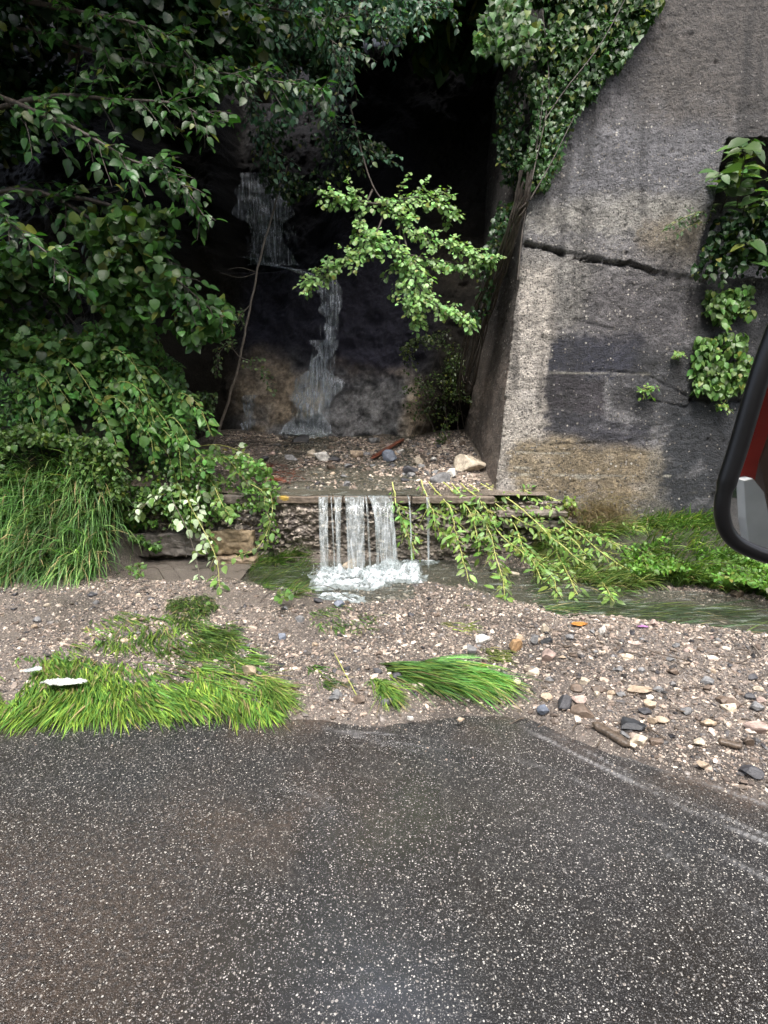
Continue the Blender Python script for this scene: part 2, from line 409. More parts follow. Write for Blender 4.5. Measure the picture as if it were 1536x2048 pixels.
wetf = np.clip(0.22+film(620, 2000, 0.40, 0.50)+0.9*film(760, 1640, 0.45, 0.28)+0.5*film(900, 1500, 0.9, 0.10)+0.6*film(1150, 1640, 0.5, 0.3), 0, 1)*(0.5+0.5*sst(-0.4, 0.3, fbm(X*6, Yg*4, o=4, seed=74)))
Z = 0.0015*fl + wetf*0.0008*fbm(X*30+8*fbm(X*3, Yg*3, seed=75), Yg*30, o=3, seed=76)
col = np.stack([fl.ravel()*0.75, mud.ravel(), wetf.ravel()], -1)
Vr = np.stack([X, Yg, Z], -1).reshape(-1, 3)
# outer skirts so the road runs on to both sides and behind the viewpoint
sk = np.array([[-60, -9, 0], [60, -9, 0], [60, 0.6, 0], [-60, 0.6, 0], [-60, 0.6, 0], [-7, 0.6, 0], [-7, 3.6, 0], [-60, 3.6, 0], [7, 0.6, 0], [60, 0.6, 0], [60, 3.6, 0], [7, 3.6, 0]], float)
nb = len(Vr)
road = mk('road', np.vstack([Vr, sk]), [gridf(700, 200), nb+np.arange(12).reshape(3, 4)], M_asphalt, col=np.vstack([col, np.zeros((12, 3))]))
tag(road, 'wet dark asphalt road with pale stone chips', 'road', kind='structure')

# ------------------------------------------------------------------ verge ground
xs = np.concatenate([np.linspace(-40, -5, 40)[:-1], np.linspace(-5, 5.4, 620), np.linspace(5.4, 40, 40)[1:]]); ys = np.linspace(1.4, 7.4, 380)
X, Yg = np.meshgrid(xs, ys, indexing='ij')
Z = zt(X, Yg)
Z = np.where((Yg > WALL_Y+0.12) & (X > -2.75) & (X < 5.4), np.minimum(Z, 0.5), Z)
n = fbm(X*2, Yg*2, o=4, seed=33)
wetness = np.exp(-(dist_poly(X, Yg, chan)/0.35)**2)
c0 = np.array([0.13, 0.108, 0.092]); c1 = np.array([0.065, 0.053, 0.044]); c2 = np.array([0.05, 0.045, 0.03])
k = sst(-0.4, 0.4, n)[..., None]
col = c0*k+c1*(1-k); col = col*(1-wetness[..., None]*0.6)+c2*wetness[..., None]*0.6
bank = np.maximum(sst(-2.5, -3.1, X)*sst(5.3, 5.5, Yg), sst(1.7, 2.4, X)*sst(5.0, 5.2, Yg))[..., None]
col = col*(1-bank)+np.array([0.035, 0.035, 0.018])*bank
al = (1-bank[..., 0])*(1-0.6*wetness)
verge = mk('ground', np.stack([X, Yg, Z], -1).reshape(-1, 3), gridf(len(xs), len(ys)), M_soil, col=np.concatenate([col, al[..., None]], -1).reshape(-1, 4))
tag(verge, 'muddy gravel verge between road and low wall', 'ground', kind='structure')

# ------------------------------------------------------------------ terrace bed behind the low wall
xs = np.linspace(-3.4, 1.8, 260); ys = np.linspace(WALL_Y+0.03, 9.6, 200)
X, Yg = np.meshgrid(xs, ys, indexing='ij'); Z = zterr(X, Yg)
k = sst(-0.4, 0.4, fbm(X*2, Yg*2, o=4, seed=35))[..., None]
col = np.array([0.16, 0.13, 0.10])*k+np.array([0.08, 0.065, 0.05])*(1-k)
terr = mk('stream_bed', np.stack([X, Yg, Z], -1).reshape(-1, 3), gridf(260, 200), M_soil, col=np.concatenate([col, k*0+0.9], -1).reshape(-1, 4))
tag(terr, 'stony stream bed on the terrace above the low wall', 'stream bed', kind='structure')

# ------------------------------------------------------------------ hillside
def Yh(x, z):
    rav = 8.75+0.16*(z-1.2)
    shelf = sst(-2.7, -2.3, x)*sst(-0.6, -1.1, x)
    rav = rav + 0.75*shelf*sst(3.72, 3.9, z) + 0.25*sst(2.2, 1.0, z)*sst(0.2, 1.0, x)
    rav = rav - 1.0*sst(0.0, 1.2, x)*sst(1.2, 2.0, z)*sst(5.5, 3.0, z)*0.5
    left = 6.15+0.42*z
    s = sst(-3.3, -2.3, x+0.15*(z-1))
    lump = 0.30*fbm(x*0.9, z*0.9, o=5, seed=81)+0.10*fbm(x*5, z*5, o=5, seed=83, g=0.65)
    r = worley(x*1.7+0.4*fbm(x, z, seed=4), z*1.7, 5)
    rav = rav+1.3*np.maximum(z-7.2, 0); left = left+1.3*np.maximum(z-7.2, 0)
    return left*(1-s)+rav*s+lump+0.10*np.minimum(r[1]-r[0], 0.5)*-1
xs = np.concatenate([np.linspace(-40, -5, 30)[:-1], np.linspace(-5, 2.4, 330), np.linspace(2.4, 40, 30)[1:]])
zs = np.concatenate([np.linspace(-0.3, 7, 320), np.linspace(7, 10.5, 24)[1:]])
X, Zg = np.meshgrid(xs, zs, indexing='ij')
Y2 = Yh(X, Zg)
n = fbm(X*1.6, Zg*1.6, o=5, seed=90)
tan = np.array([0.42, 0.34, 0.25]); grey = np.array([0.20, 0.20, 0.205]); shadec = np.array([0.024, 0.024, 0.036]); soilc = np.array([0.018, 0.015, 0.011])
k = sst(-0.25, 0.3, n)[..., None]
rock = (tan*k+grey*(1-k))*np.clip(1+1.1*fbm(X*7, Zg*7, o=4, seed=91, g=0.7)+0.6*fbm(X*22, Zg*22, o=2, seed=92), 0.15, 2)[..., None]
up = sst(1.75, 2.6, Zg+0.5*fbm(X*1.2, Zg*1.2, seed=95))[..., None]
rock = rock*(1-up)+(shadec*1.4*k+shadec*(1-k))*up  # upper rock darkened: ravine shade put into its colour
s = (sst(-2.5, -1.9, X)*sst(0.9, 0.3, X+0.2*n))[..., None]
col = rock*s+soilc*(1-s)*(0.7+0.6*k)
col = col*(1-0.8*sst(3.6, 4.8, Zg))[..., None]  # painted shade deepens again towards the top of the ravine
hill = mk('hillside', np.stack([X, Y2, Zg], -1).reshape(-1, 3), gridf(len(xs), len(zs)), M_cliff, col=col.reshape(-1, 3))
tag(hill, 'steep wet rock and soil hillside behind the stream', 'hillside', kind='structure')

# ------------------------------------------------------------------ concrete abutment
def XL(z): return 1.24+0.088*(z-0.78)
def YF(x, z): return 6.10+0.085*z
nf, ns = 400, 110
zs = np.linspace(-0.2, 6.6, 440)
sF = np.linspace(0, 1, nf)**1.0*5.4
sS = -np.linspace(3.6, 0, ns, endpoint=False)
ss = np.concatenate([sS, sF])
SS, ZZ = np.meshgrid(ss, zs, indexing='ij')
xl = XL(ZZ)
front = SS >= 0
bx = np.where(front, xl+SS, xl-0.02*(-SS)); by = np.where(front, YF(0, ZZ), YF(0, ZZ)-SS)
# helper: pixel on the front face
def onface(px, py):
    Y = 6.0
    for _ in range(6):
        p = PY(px, py, Y); Y = YF(p[0], p[2])
    return p[0], p[2]
fx, fz = bx, ZZ
def line_d(pts, w_=0.0):
    P = np.array([onface(*q) for q in pts]); return dist_poly(fx, fz, P), P
rough = 0.024*fbm(bx*3, by*3, ZZ*3, o=5, seed=101, g=0.6)+0.016*fbm(bx*14, by*14, ZZ*18, o=3, seed=111, g=0.7)*(0.4+0.9*sst(-0.2, 0.3, fbm(bx*1.3, by, ZZ*1.3, seed=5)))
lay = 0.006*fbm(bx*0.7, by*0.7, ZZ*14, o=3, seed=121)
dep = np.zeros_like(bx)
wob = 0.035*fbm(fx*6, fz*6, o=5, seed=130, g=0.65)
d, _ = line_d([(1036, 486), (1100, 500), (1150, 518), (1215, 526), (1260, 528), (1310, 546), (1350, 556), (1400, 562)])
cw = 0.013*(1.4-sst(1.3, 3.2, fx))+0.026*fbm(fx*7, fz*7, o=4, seed=131, g=0.7)
dep += 0.07*np.exp(-((d+wob)/np.maximum(cw, 0.007))**2)*sst(3.3, 2.6, fx)*(0.55+0.6*sst(-0.3, 0.1, fbm(fx*5, fz*0, seed=133)))
# overhang lip above the crack: upper block stands a little proud
P = np.array([onface(*q) for q in [(1036, 486), (1100, 500), (1215, 526), (1310, 546), (1400, 562)]])
zc = np.interp(fx, P[:, 0], P[:, 1])
dep += -0.03*sst(0.0, 0.05, fz-zc)
for pts, a, ww in [([(1180, 740), (1290, 748), (1390, 800), (1500, 800)], 0.022, 0.012), ([(1100, 890), (1240, 885)], 0.012, 0.012), ([(1150, 640), (1230, 660)], 0.02, 0.02),
                   ([(1000, 780), (1100, 775)], 0.010, 0.008), ([(1300, 800), (1375, 815), (1390, 790)], 0.03, 0.015), ([(1380, 800), (1540, 806)], 0.03, 0.012), ([(1140, 420), (1290, 452)], 0.01, 0.01), ([(1210, 742), (1205, 800)], -0.012, 0.012), ([(1290, 700), (1240, 615)], 0.012, 0.015)]:
    d, _ = line_d(pts); dep += a*np.exp(-((d+wob*0.6)/ww)**2)
for py in (330, 690, 745, 850, 905, 955):          # board marks
    z0 = onface(1200, py)[1]; dep += 0.004*np.exp(-((fz-z0+0.01*fbm(fx*3, fz*0, seed=py))/0.006)**2)
# niche on the right
nx = np.array([onface(*q) for q in [(1452, 278), (1436, 340), (1424, 410), (1400, 480), (1384, 556)]])
nxx = np.interp(fz, nx[::-1, 1], nx[::-1, 0])
inside = sst(0.0, 0.03, fx-nxx+wob)*sst(0, 0.04, nx[0, 1]-fz+wob)*sst(0, 0.04, fz-nx[-1, 1]+wob)
dep += 0.95*inside
holes = worley(fx*7, fz*7, 9)
dep += 0.02*sst(0.2, 0.05, holes[0])*(holes[2] > 0.85)*sst(-0.1, 0.3, fbm(fx*2, fz*2, seed=77))
V = np.stack([bx, by, ZZ], -1)
frontw = np.where(front, sst(0, 0.03, SS), 0.0)
rag = 0.05*np.abs(fbm(ZZ*5, ZZ*0+3, o=5, seed=170, g=0.7))*np.exp(-(np.abs(SS)/0.05)**2)
V[..., 0] += rag; V[..., 1] += rag
V[..., 1] += np.where(front, dep*frontw, 0)
V[..., 1] += rough+lay; V[..., 0] += rough*0.8*np.where(front, 0.5, 1)
# colour (stains, lichen, bare aggregate, dim light painted at the top) in the wall's own x, z
n1 = fbm(fx*2, by*2, fz*2, o=5, seed=140); n2 = fbm(fx*6, by*6, fz*6, o=4, seed=150)
base = np.array([0.155, 0.146, 0.142]); col = np.broadcast_to(base, fx.shape+(3,)).copy()
col *= (1+0.25*n1)[..., None]
pal = np.full(fx.shape, 0.55)
nwx = fbm(fx*2.6, fz*2.6, o=4, seed=190); nwz = fbm(fx*2.6, fz*2.6, o=4, seed=191)
n3 = fbm(fx*22, by*22, fz*26, o=4, seed=160, g=0.7)
def patch(px0, py0, px1, py1, c, a, soft=0.07, pb=None, ns_=0.10):
    global col, pal
    x0, z1 = onface(px0, py0); x1, z0 = onface(px1, py1)
    soft = soft*1.9; wx = fx+0.16*nwx+0.10*n3; wz = fz+0.16*nwz+0.10*n3
    m = sst(x0-soft, x0+soft, wx)*sst(x1+soft, x1-soft, wx)*sst(z0-soft, z0+soft, wz)*sst(z1+soft, z1-soft, wz)*front
    m = sst(0.12, 0.88, m+0.35*n3*(m > 0.02)*(m < 0.98))*(1-0.35*sst(0.1, 0.5, n2))
    m = m*a; col = col*(1-m[..., None])+np.array(c)*m[..., None]
    if pb is not None: pal = pal*(1-m)+pb*m
patch(1000, -400, 2200, 230, (0.07, 0.062, 0.06), 0.85, 0.3, 0.1)  # this and the next patch put the top's dim light into the colour
patch(1320, -400, 2200, 280, (0.075, 0.062, 0.05), 0.8, 0.2, 0.05)
patch(1130, 255, 1450, 400, (0.12, 0.115, 0.118), 0.8, 0.1, 0.5)
patch(1070, 395, 1400, 480, (0.25, 0.23, 0.19), 0.75, 0.10, 0.5, 0.2)
patch(1290, 440, 1400, 530, (0.17, 0.135, 0.09), 0.8, 0.06, 0.3)
patch(1040, 500, 1390, 660, (0.15, 0.135, 0.125), 0.7, 0.1, 0.9)
patch(1030, 505, 1180, 640, (0.30, 0.275, 0.23), 0.6, 0.1, 0.9, 0.2)
patch(990, 540, 1100, 1000, (0.40, 0.35, 0.29), 0.9, 0.06, 0.85)
patch(1250, 600, 1360, 720, (0.075, 0.07, 0.072), 0.8, 0.1, 0.5)
patch(1110, 668, 1285, 748, (0.018, 0.019, 0.030), 0.97, 0.035, 0.15, 0.05)
patch(1105, 748, 1200, 832, (0.026, 0.021, 0.025), 0.95, 0.03, 0.1, 0.04)
patch(1212, 750, 1310, 820, (0.028, 0.026, 0.028), 0.9, 0.03, 0.2, 0.04)
patch(1085, 832, 1290, 885, (0.024, 0.023, 0.03), 0.93, 0.04, 0.25, 0.08)
patch(1270, 690, 1400, 850, (0.03, 0.03, 0.032), 0.9, 0.09, 0.3)
patch(1180, 560, 1400, 680, (0.07, 0.062, 0.062), 0.7, 0.12, 0.6)
patch(1030, 885, 1330, 1005, (0.21, 0.155, 0.08), 0.8, 0.09, 0.4, 0.15)
patch(1290, 880, 1340, 1090, (0.13, 0.12, 0.10), 0.6, 0.05, 0.4)
patch(1330, 800, 2100, 1150, (0.016, 0.018, 0.021), 0.96, 0.07, 0.12)
patch(1390, 560, 2100, 800, (0.02, 0.019, 0.019), 0.94, 0.07, 0.08)
patch(1150, 1000, 1340, 1100, (0.10, 0.088, 0.07), 0.7, 0.06, 0.25)
for py, x0, x1 in ((745, 1100, 1300), (904, 1030, 1140), (949, 1020, 1340), (955, 1150, 1330), (935, 1030, 1110), (744, 1010, 1060), (985, 1380, 1460)):   # pale lime lines on board joints
    d, _ = line_d([(x0, py), ((x0+x1)/2, py+2), (x1, py+3)])
    m = (np.exp(-((d+0.012*n2)/0.008)**2)*sst(-0.35, 0.1, fbm(fx*4, fz*4, seed=py))*front*0.85)[..., None]
    col = col*(1-m)+np.array([0.36, 0.33, 0.26])*m
col = col*np.clip(1+0.75*n3+0.45*n2, 0.2, 2.2)[..., None]*1.32
drip = sst(0.0, 0.5, fbm(fx*7, fz*0.5, o=4, seed=180)+0.3*n2)*sst(0.0, 0.35, fbm(fx*1.1, fz*0.9, seed=181))*front
col = col*(1-0.6*drip[..., None])
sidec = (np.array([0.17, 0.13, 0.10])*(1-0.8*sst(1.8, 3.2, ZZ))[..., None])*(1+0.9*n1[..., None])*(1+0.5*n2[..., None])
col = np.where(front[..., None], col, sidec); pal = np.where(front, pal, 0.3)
conc = mk('concrete_wall', V.reshape(-1, 3), gridf(len(ss), len(zs)), M_conc, col=np.concatenate([np.clip(col*np.array([0.95, 0.985, 1.03]), 0.01, 1), pal[..., None]], -1).reshape(-1, 4))
tag(conc, 'tall weathered grey concrete retaining wall with dark stains and a long crack', 'wall')

# ------------------------------------------------------------------ low stone wall
lw = empty('stone_wall', (0, WALL_Y, 0), 'low stone retaining wall that the stream spills over', 'wall')
xs = np.linspace(-3.1, 2.1, 680); zs = np.linspace(-0.2, 0.72, 150)
X, Zg = np.meshgrid(xs, zs, indexing='ij')
wx = X+0.03*fbm(X*4, Zg*4, seed=200); wz = Zg+0.03*fbm(X*4, Zg*4, seed=201)
wx = wx+0.02*fbm(X*18, Zg*18, seed=203); wz = wz+0.02*fbm(X*18, Zg*18, seed=204)
F1, F2, ID = worley(wx*15, wz*21, 31)
H1, H2, IH = worley(wx*33, wz*38, 32)
G1, G2, IDg = worley(wx*3.0+0.2*np.floor(wz*6), wz*6.5, 37)
courses = 0.02*np.minimum(G2-G1, 0.35)/0.35
layered = sst(0.55, 0.8, X)           # thin bedded stones to the right
D = 0.8*courses + 0.020*np.sqrt(np.clip(0.5-F1, 0, 1))*(ID > 0.6) + 0.008*(H2-H1 > 0.12)*(IH > 0.5) + 0.05*fbm(X*3, Zg*5, o=5, seed=210, g=0.65) + layered*0.03*fbm(X*2.5, wz*38, o=3, seed=3)
Yw = WALL_Y+0.03-D*1.4
g = ((F1 < 0.40) & (ID > 0.6)) | ((H1 < 0.42) & (IH > 0.72))
dark = np.array([0.035, 0.028, 0.024]); pale = np.array([0.42, 0.36, 0.30])
k = sst(-0.2, 0.3, fbm(X*2.2, Zg*2.2, seed=215))[..., None]
col = dark*(1+1.1*k)
col = np.where(g[..., None], pale*(0.3+1.0*((ID*7.13+IH*3.1) % 1))[..., None], col)
col = col*(1-0.5*np.exp(-((X-0.35)/0.4)**2))[..., None]
m = sst(-0.1, 0.35, fbm(X*1.4, Zg*3, seed=217)+0.5*sst(0.35, 0.05, Zg))[..., None]*0.5
col = col*(1-m)+np.array([0.23, 0.19, 0.15])*m
mk('rubble_face', np.stack([X, Yw, Zg], -1).reshape(-1, 3), gridf(len(xs), len(zs)), M_rock, lw, col=col.reshape(-1, 3))
def slab(name, x0, x1, y0, y1, z0, z1, colr, mat, parent, seed=0, amp=0.012, cut=1.0, r=0.02):
    """a hewn block: dense box with rounded edges and noise"""
    n = 26; L = np.array([x1-x0, y1-y0, z1-z0]); ctr = np.array([(x0+x1)/2, (y0+y1)/2, (z0+z1)/2])
    u = np.linspace(-1, 1, n); A, B = np.meshgrid(u, u, indexing='ij'); faces = []; vs = []; off = 0
    for ax in range(3):
        for s_ in (-1, 1):
            q = np.zeros((n, n, 3)); q[..., ax] = s_; q[..., (ax+1) % 3] = A*s_; q[..., (ax+2) % 3] = B
            vs.append(q.reshape(-1, 3)); faces.append(gridf(n, n)+off); off += n*n
    q = np.concatenate(vs); P = q*L/2
    hl = L/2-r; inn = np.clip(P, -hl, hl); dlt = P-inn; nn = np.linalg.norm(dlt, axis=1)[:, None]
    P = np.where(nn > 1e-6, inn+dlt/np.maximum(nn, 1e-6)*np.minimum(nn, r), P)
    P = P+ctr
    nz = np.stack([fbm(P[:, 0]*6, P[:, 1]*6, P[:, 2]*6, seed=seed+k*5) for k in range(3)], -1)
    P = P+nz*amp*1.5+np.stack([fbm(P[:, 0]*25, P[:, 1]*25, P[:, 2]*25, seed=seed+50+k) for k in range(3)], -1)*amp*0.9
    c = np.array(colr)*(1+0.35*fbm(P[:, 0]*5, P[:, 1]*5, P[:, 2]*5, seed=seed+3)[:, None])
    return P, np.concatenate(faces), np.clip(c, 0.01, 1)
def add_slab(name, x0, x1, y0, y1, z0, z1, c, seed, amp=0.012, r=0.02, label=None, spot=None):
    P, F, cc = slab(name, x0, x1, y0, y1, z0, z1, c, None, None, seed, amp, r=r)
    if spot:
        for sx, sz, sr, sc in spot:
            d = np.hypot(P[:, 0]-sx, P[:, 2]-sz)+0.012*fbm(P[:, 0]*40, P[:, 2]*40, seed=8); mm = (d < sr)[:, None]*0.9
            cc = cc*(1-mm)+np.array(sc)*mm
    o = mk(name, P, F, M_rock, lw, col=cc)
    if label: o['label'] = label
sx = PY(568, 995, WALL_Y-0.05)
add_slab('cap_stone', -1.20, -0.45, WALL_Y-0.045, WALL_Y+0.34, 0.70, 0.780, (0.15, 0.115, 0.085), 11, 0.006, 0.012, 'cap stone with a yellow lichen spot', [(sx[0], sx[2]-0.005, 0.036, (0.5, 0.33, 0.05))])
add_slab('cap_stone', -0.445, 0.30, WALL_Y-0.04, WALL_Y+0.34, 0.70, 0.776, (0.12, 0.095, 0.072), 12, 0.006, 0.012)
add_slab('cap_stone', 0.305, 1.20, WALL_Y-0.045, WALL_Y+0.34, 0.697, 0.776, (0.15, 0.12, 0.092), 13, 0.007, 0.012)
add_slab('cap_stone', -2.95, -2.16, WALL_Y-0.06, WALL_Y+0.3, 0.73, 0.82, (0.12, 0.115, 0.105), 14, 0.012)
add_slab('cap_stone', -2.14, -1.21, WALL_Y-0.03, WALL_Y+0.3, 0.69, 0.79, (0.09, 0.075, 0.06), 15, 0.012)
add_slab('stone_block', -2.92, -1.91, WALL_Y-0.12, WALL_Y+0.1, 0.135, 0.38, (0.13, 0.115, 0.10), 16, 0.024)
add_slab('stone_block', -1.90, -1.42, WALL_Y-0.10, WALL_Y+0.1, 0.15, 0.40, (0.22, 0.165, 0.10), 17, 0.02, 0.02, 'ochre stained stone block')
add_slab('stone_block', -1.84, -1.39, WALL_Y-0.18, WALL_Y+0.05, -0.03, 0.12, (0.20, 0.15, 0.10), 18, 0.02)
add_slab('stone_block', 1.23, 1.98, WALL_Y-0.12, WALL_Y+0.06, 0.56, 0.63, (0.16, 0.135, 0.11), 19, 0.02)
add_slab('stone_block', 1.3, 2.1, WALL_Y-0.08, WALL_Y+0.06, 0.43, 0.53, (0.13, 0.115, 0.095), 20, 0.02)

# ------------------------------------------------------------------ rocks
import bmesh
def ico(sub):
    bm = bmesh.new(); bmesh.ops.create_icosphere(bm, subdivisions=sub, radius=1.0)
    V = np.array([v.co[:] for v in bm.verts]); F = np.array([[v.index for v in f.verts] for f in bm.faces]); bm.free(); return V, F
ICO3 = ico(4); ICO1 = ico(1)
def rock_mesh(seed, dims, angular=16):
    r = np.random.default_rng(seed); V = ICO3[0].copy()
    for _ in range(angular):
        nrm = r.normal(size=3); nrm /= np.linalg.norm(nrm); d = r.uniform(0.42, 0.80)
        t = V@nrm; V = V-np.maximum(t-d, 0)[:, None]*nrm
    V += V*(0.06*fbm(V[:, 0]*2+seed, V[:, 1]*2, V[:, 2]*2, o=4, seed=seed, g=0.6))[:, None]
    V += V*(0.03*fbm(V[:, 0]*9+seed, V[:, 1]*9, V[:, 2]*9, o=2, seed=seed+1))[:, None]
    V = V/np.abs(V).max(0)*np.array(dims)/2
    a = r.uniform(0, 6.28); R = np.array([[math.cos(a), -math.sin(a), 0], [math.sin(a), math.cos(a), 0], [0, 0, 1]])
    return V, R
RC = dict(cream=(0.50, 0.43, 0.33), tan=(0.40, 0.31, 0.22), orange=(0.42, 0.26, 0.13), pink=(0.36, 0.27, 0.23), grey=(0.17, 0.17, 0.17), dark=(0.045, 0.045, 0.05), black=(0.02, 0.022, 0.025), brown=(0.13, 0.095, 0.07), white=(0.62, 0.6, 0.55), blue=(0.14, 0.16, 0.2))
def rock(px, py, wpx, hpx, c, label, group=None, depth=0.8, flat=True, rot=None, seed=None, name='rock'):
    """px,py: foot of the stone in the photo; wpx/hpx its seen width/height"""
    p = hit(px, py); s = np.hypot(p[1], H-p[2])/FPX*0.98
    wd, hg = wpx*s, hpx*s
    if py > 1000: p[2] = max(p[2], 0.035)
    sd_ = seed or int(px*7+py*13)
    V, R = rock_mesh(sd_, (wd*1.08, wd*depth, max(hg, 0.3*wd)*1.15))
    a = rot if rot is not None else ((sd_ % 7)-3)*0.08
    R = np.array([[math.cos(a), -math.sin(a), 0], [math.sin(a), math.cos(a), 0], [0, 0, 1]])
    V = V@R.T; V[:, 2] += max(hg, 0.3*wd)*0.30
    V = V+p+np.array([0, wd*depth*0.35, 0])
    base = np.array(RC[c]); nn = fbm(V[:, 0]*14, V[:, 1]*14, V[:, 2]*14, seed=sd_)
    cc = base*(1+0.5*nn)[:, None]
    o = mk(name, V-p, ICO3[1], M_rock, None, col=np.clip(cc, 0.01, 0.9), smooth=True); o.location = p
    return tag(o, label, 'rock', group or 'loose rocks washed down by the stream')
rocks = [
 (938, 945, 70, 44, 'cream', 'largest cream coloured block at the foot of the concrete wall corner'),
 (600, 890, 42, 24, 'black', 'black wedge shaped stone in the splash of the rear waterfall'),
 (822, 950, 32, 24, 'dark', 'dark square stone left of the large cream block'),
 (780, 925, 32, 30, 'blue', 'upright blue grey stone beside the red bark'),
 (645, 921, 34, 22, 'white', 'blocky white stone in the middle of the terrace'),
 (710, 917, 30, 20, 'tan', 'light tan stone right of the white blocky stone'),
 (620, 915, 22, 22, 'cream', 'small cream stone left of the white blocky stone'),
 (670, 925, 30, 18, 'dark', 'dark stone between the white and tan terrace stones'),
 (748, 888, 30, 16, 'grey', 'grey stone at the back right of the terrace'),
 (578, 925, 30, 18, 'grey', 'wet grey stone on the left of the terrace'),
 (885, 966, 46, 26, 'grey', 'grey white stone at the lip below the cream block'),
 (902, 955, 28, 22, 'white', 'pale veined stone in front of the cream block'),
 (835, 928, 26, 16, 'cream', 'low cream stone above the dark square stone'),
 (870, 922, 16, 12, 'white', 'tiny white stone behind the dark square stone'),
 (800, 908, 18, 12, 'white', 'tiny white stone right of the red bark'),
 (695, 972, 18, 14, 'grey', 'grey pebble at the lip near the falls'),
 (700, 1153, 32, 26, 'tan', 'peach coloured rock standing in the foam below the falls'),
 (678, 1215, 22, 16, 'blue', 'blue grey stone below the lower foam'),
 (637, 1207, 20, 12, 'dark', 'dark stone at the left end of the lower foam'),
 (562, 1280, 18, 14, 'blue', 'blue grey pebble on the middle gravel bar'),
 (600, 1245, 20, 14, 'grey', 'grey pebble on the crest of the middle gravel bar'),
 (497, 1355, 26, 30, 'tan', 'tan block among the flattened grass at the gravel bar'),
 (966, 1286, 28, 18, 'white', 'white oval stone left of the orange tan stones'),
 (1030, 1305, 32, 28, 'orange', 'orange tan stone in the centre right of the gravel'),
 (1040, 1282, 20, 16, 'tan', 'small tan stone behind the orange tan stone'),
 (1092, 1268, 20, 24, 'cream', 'upright cream stone by the channel'),
 (1097, 1290, 28, 16, 'black', 'black stone right of the orange tan stone'),
 (1070, 1292, 18, 24, 'grey', 'narrow grey stone beside the black stone'),
 (1098, 1325, 34, 30, 'pink', 'pinkish rough stone below the black stone'),
 (1070, 1353, 28, 18, 'cream', 'round cream stone alone on the gravel slope'),
 (945, 1312, 22, 26, 'grey', 'dark grey slab stone behind the bent grass'),
 (1132, 1422, 32, 32, 'dark', 'dark rounded stone near the road edge'),
 (1097, 1403, 28, 18, 'tan', 'tan stone beside the dark rounded stone'),
 (1165, 1435, 46, 20, 'brown', 'flat brown stone right of the dark rounded stone'),
 (1092, 1435, 30, 14, 'blue', 'flat blue grey stone at the road edge'),
 (1265, 1465, 56, 20, 'black', 'flat black slate on the lower right gravel'),
 (1284, 1498, 34, 22, 'cream', 'cream stone below the black slate'),
 (1306, 1450, 22, 16, 'tan', 'small tan stone right of the black slate'),
 (1195, 1395, 14, 16, 'cream', 'small cream stone above the flat brown stone'),
 (1300, 1400, 20, 10, 'white', 'small white flat stone right of centre on the gravel slope'),
 (1285, 1390, 50, 14, 'tan', 'long tan stone sliver on the gravel slope'),
 (1172, 1368, 26, 12, 'cream', 'cream flat stone below the round cream stone'),
 (1205, 1270, 14, 26, 'white', 'thin upright white stone beside the orange leaf'),
 (1100, 1172, 24, 22, 'grey', 'grey stone standing in the flooded channel'),
 (1028, 1162, 22, 10, 'cream', 'cream flat stone at the near side of the channel under the branches'),
 (1211, 1147, 22, 14, 'dark', 'dark stone at the edge of the right hand weeds'),
 (1476, 1195, 30, 16, 'brown', 'brown stone by the right hand weeds'),
 (1378, 1430, 26, 16, 'grey', 'grey stone on the right of the gravel fan'),
 (1420, 1455, 30, 14, 'tan', 'tan stone on the far right of the gravel fan'),
 (1450, 1410, 30, 16, 'brown', 'brown stone high on the far right gravel fan'),
 (1518, 1470, 44, 20, 'pink', 'pinkish flat stone at the right edge of the picture'),
 (1508, 1560, 40, 18, 'dark', 'dark stone at the far right road edge'),
 (1410, 1545, 24, 12, 'tan', 'tan stone on the asphalt edge at far right'),
 (1350, 1350, 24, 14, 'brown', 'brown stone midway up the right gravel slope'),
 (1240, 1345, 22, 12, 'grey', 'grey flat stone on the upper right gravel slope'),
 (1260, 1320, 24, 10, 'cream', 'cream flat stone on the upper right gravel slope'),
 (920, 1466, 16, 10, 'tan', 'small tan stone alone on the asphalt'),
 (540, 962, 36, 12, 'tan', 'flat tan stone at the left end of the lip'),
 (890, 1345, 14, 8, 'cream', 'cream pebble behind the bent grass tuft'),
 (820, 1455, 14, 8, 'white', 'white pebble at the tip of the middle gravel bar'),
]
for r_ in rocks: rock(*r_)
# extra medium stones: one group, alike
extra = []
for i in range(165):
    if i < 70: px, py = rng.uniform(950, 1536), rng.uniform(1240, 1520)
    elif i < 90: px, py = rng.uniform(470, 950), rng.uniform(1210, 1420)
    elif i < 104: px, py = rng.uniform(20, 300), rng.uniform(1190, 1290)
    else: px, py = rng.uniform(500, 930), rng.uniform(878, 966)
    p = G(px, py, 0.05)
    if py > 1180 and (p[1] < Ye(p[0])+0.1): continue
    extra.append((px, py))
where = [('right gravel fan', 950, 1240), ('middle gravel bar', 470, 1210), ('left gravel bar', 0, 1190), ('terrace', 500, 880)]
marks = [('black slate', 1265, 1465), ('dark rounded stone', 1132, 1422), ('pinkish rough stone', 1098, 1325), ('orange leaf', 1158, 1252), ('purple petal', 1283, 1256), ('large bent grass tuft', 860, 1350), ('lower foam patch', 670, 1197),
         ('round cream stone', 1070, 1353), ('long tan sliver', 1285, 1390), ('white plastic scrap', 133, 1385), ('red bark strip', 780, 905), ('large cream block', 938, 925), ('white blocky terrace stone', 645, 915), ('black wedge stone', 600, 880),
         ('pinkish flat edge stone', 1518, 1470), ('far right wood piece', 1460, 1494), ('tan block in the grass', 497, 1345), ('blue grey pebble', 562, 1278), ('left puddle', 380, 1150), ('narrow yellow green tuft', 540, 1380), ('white oval stone', 966, 1280)]
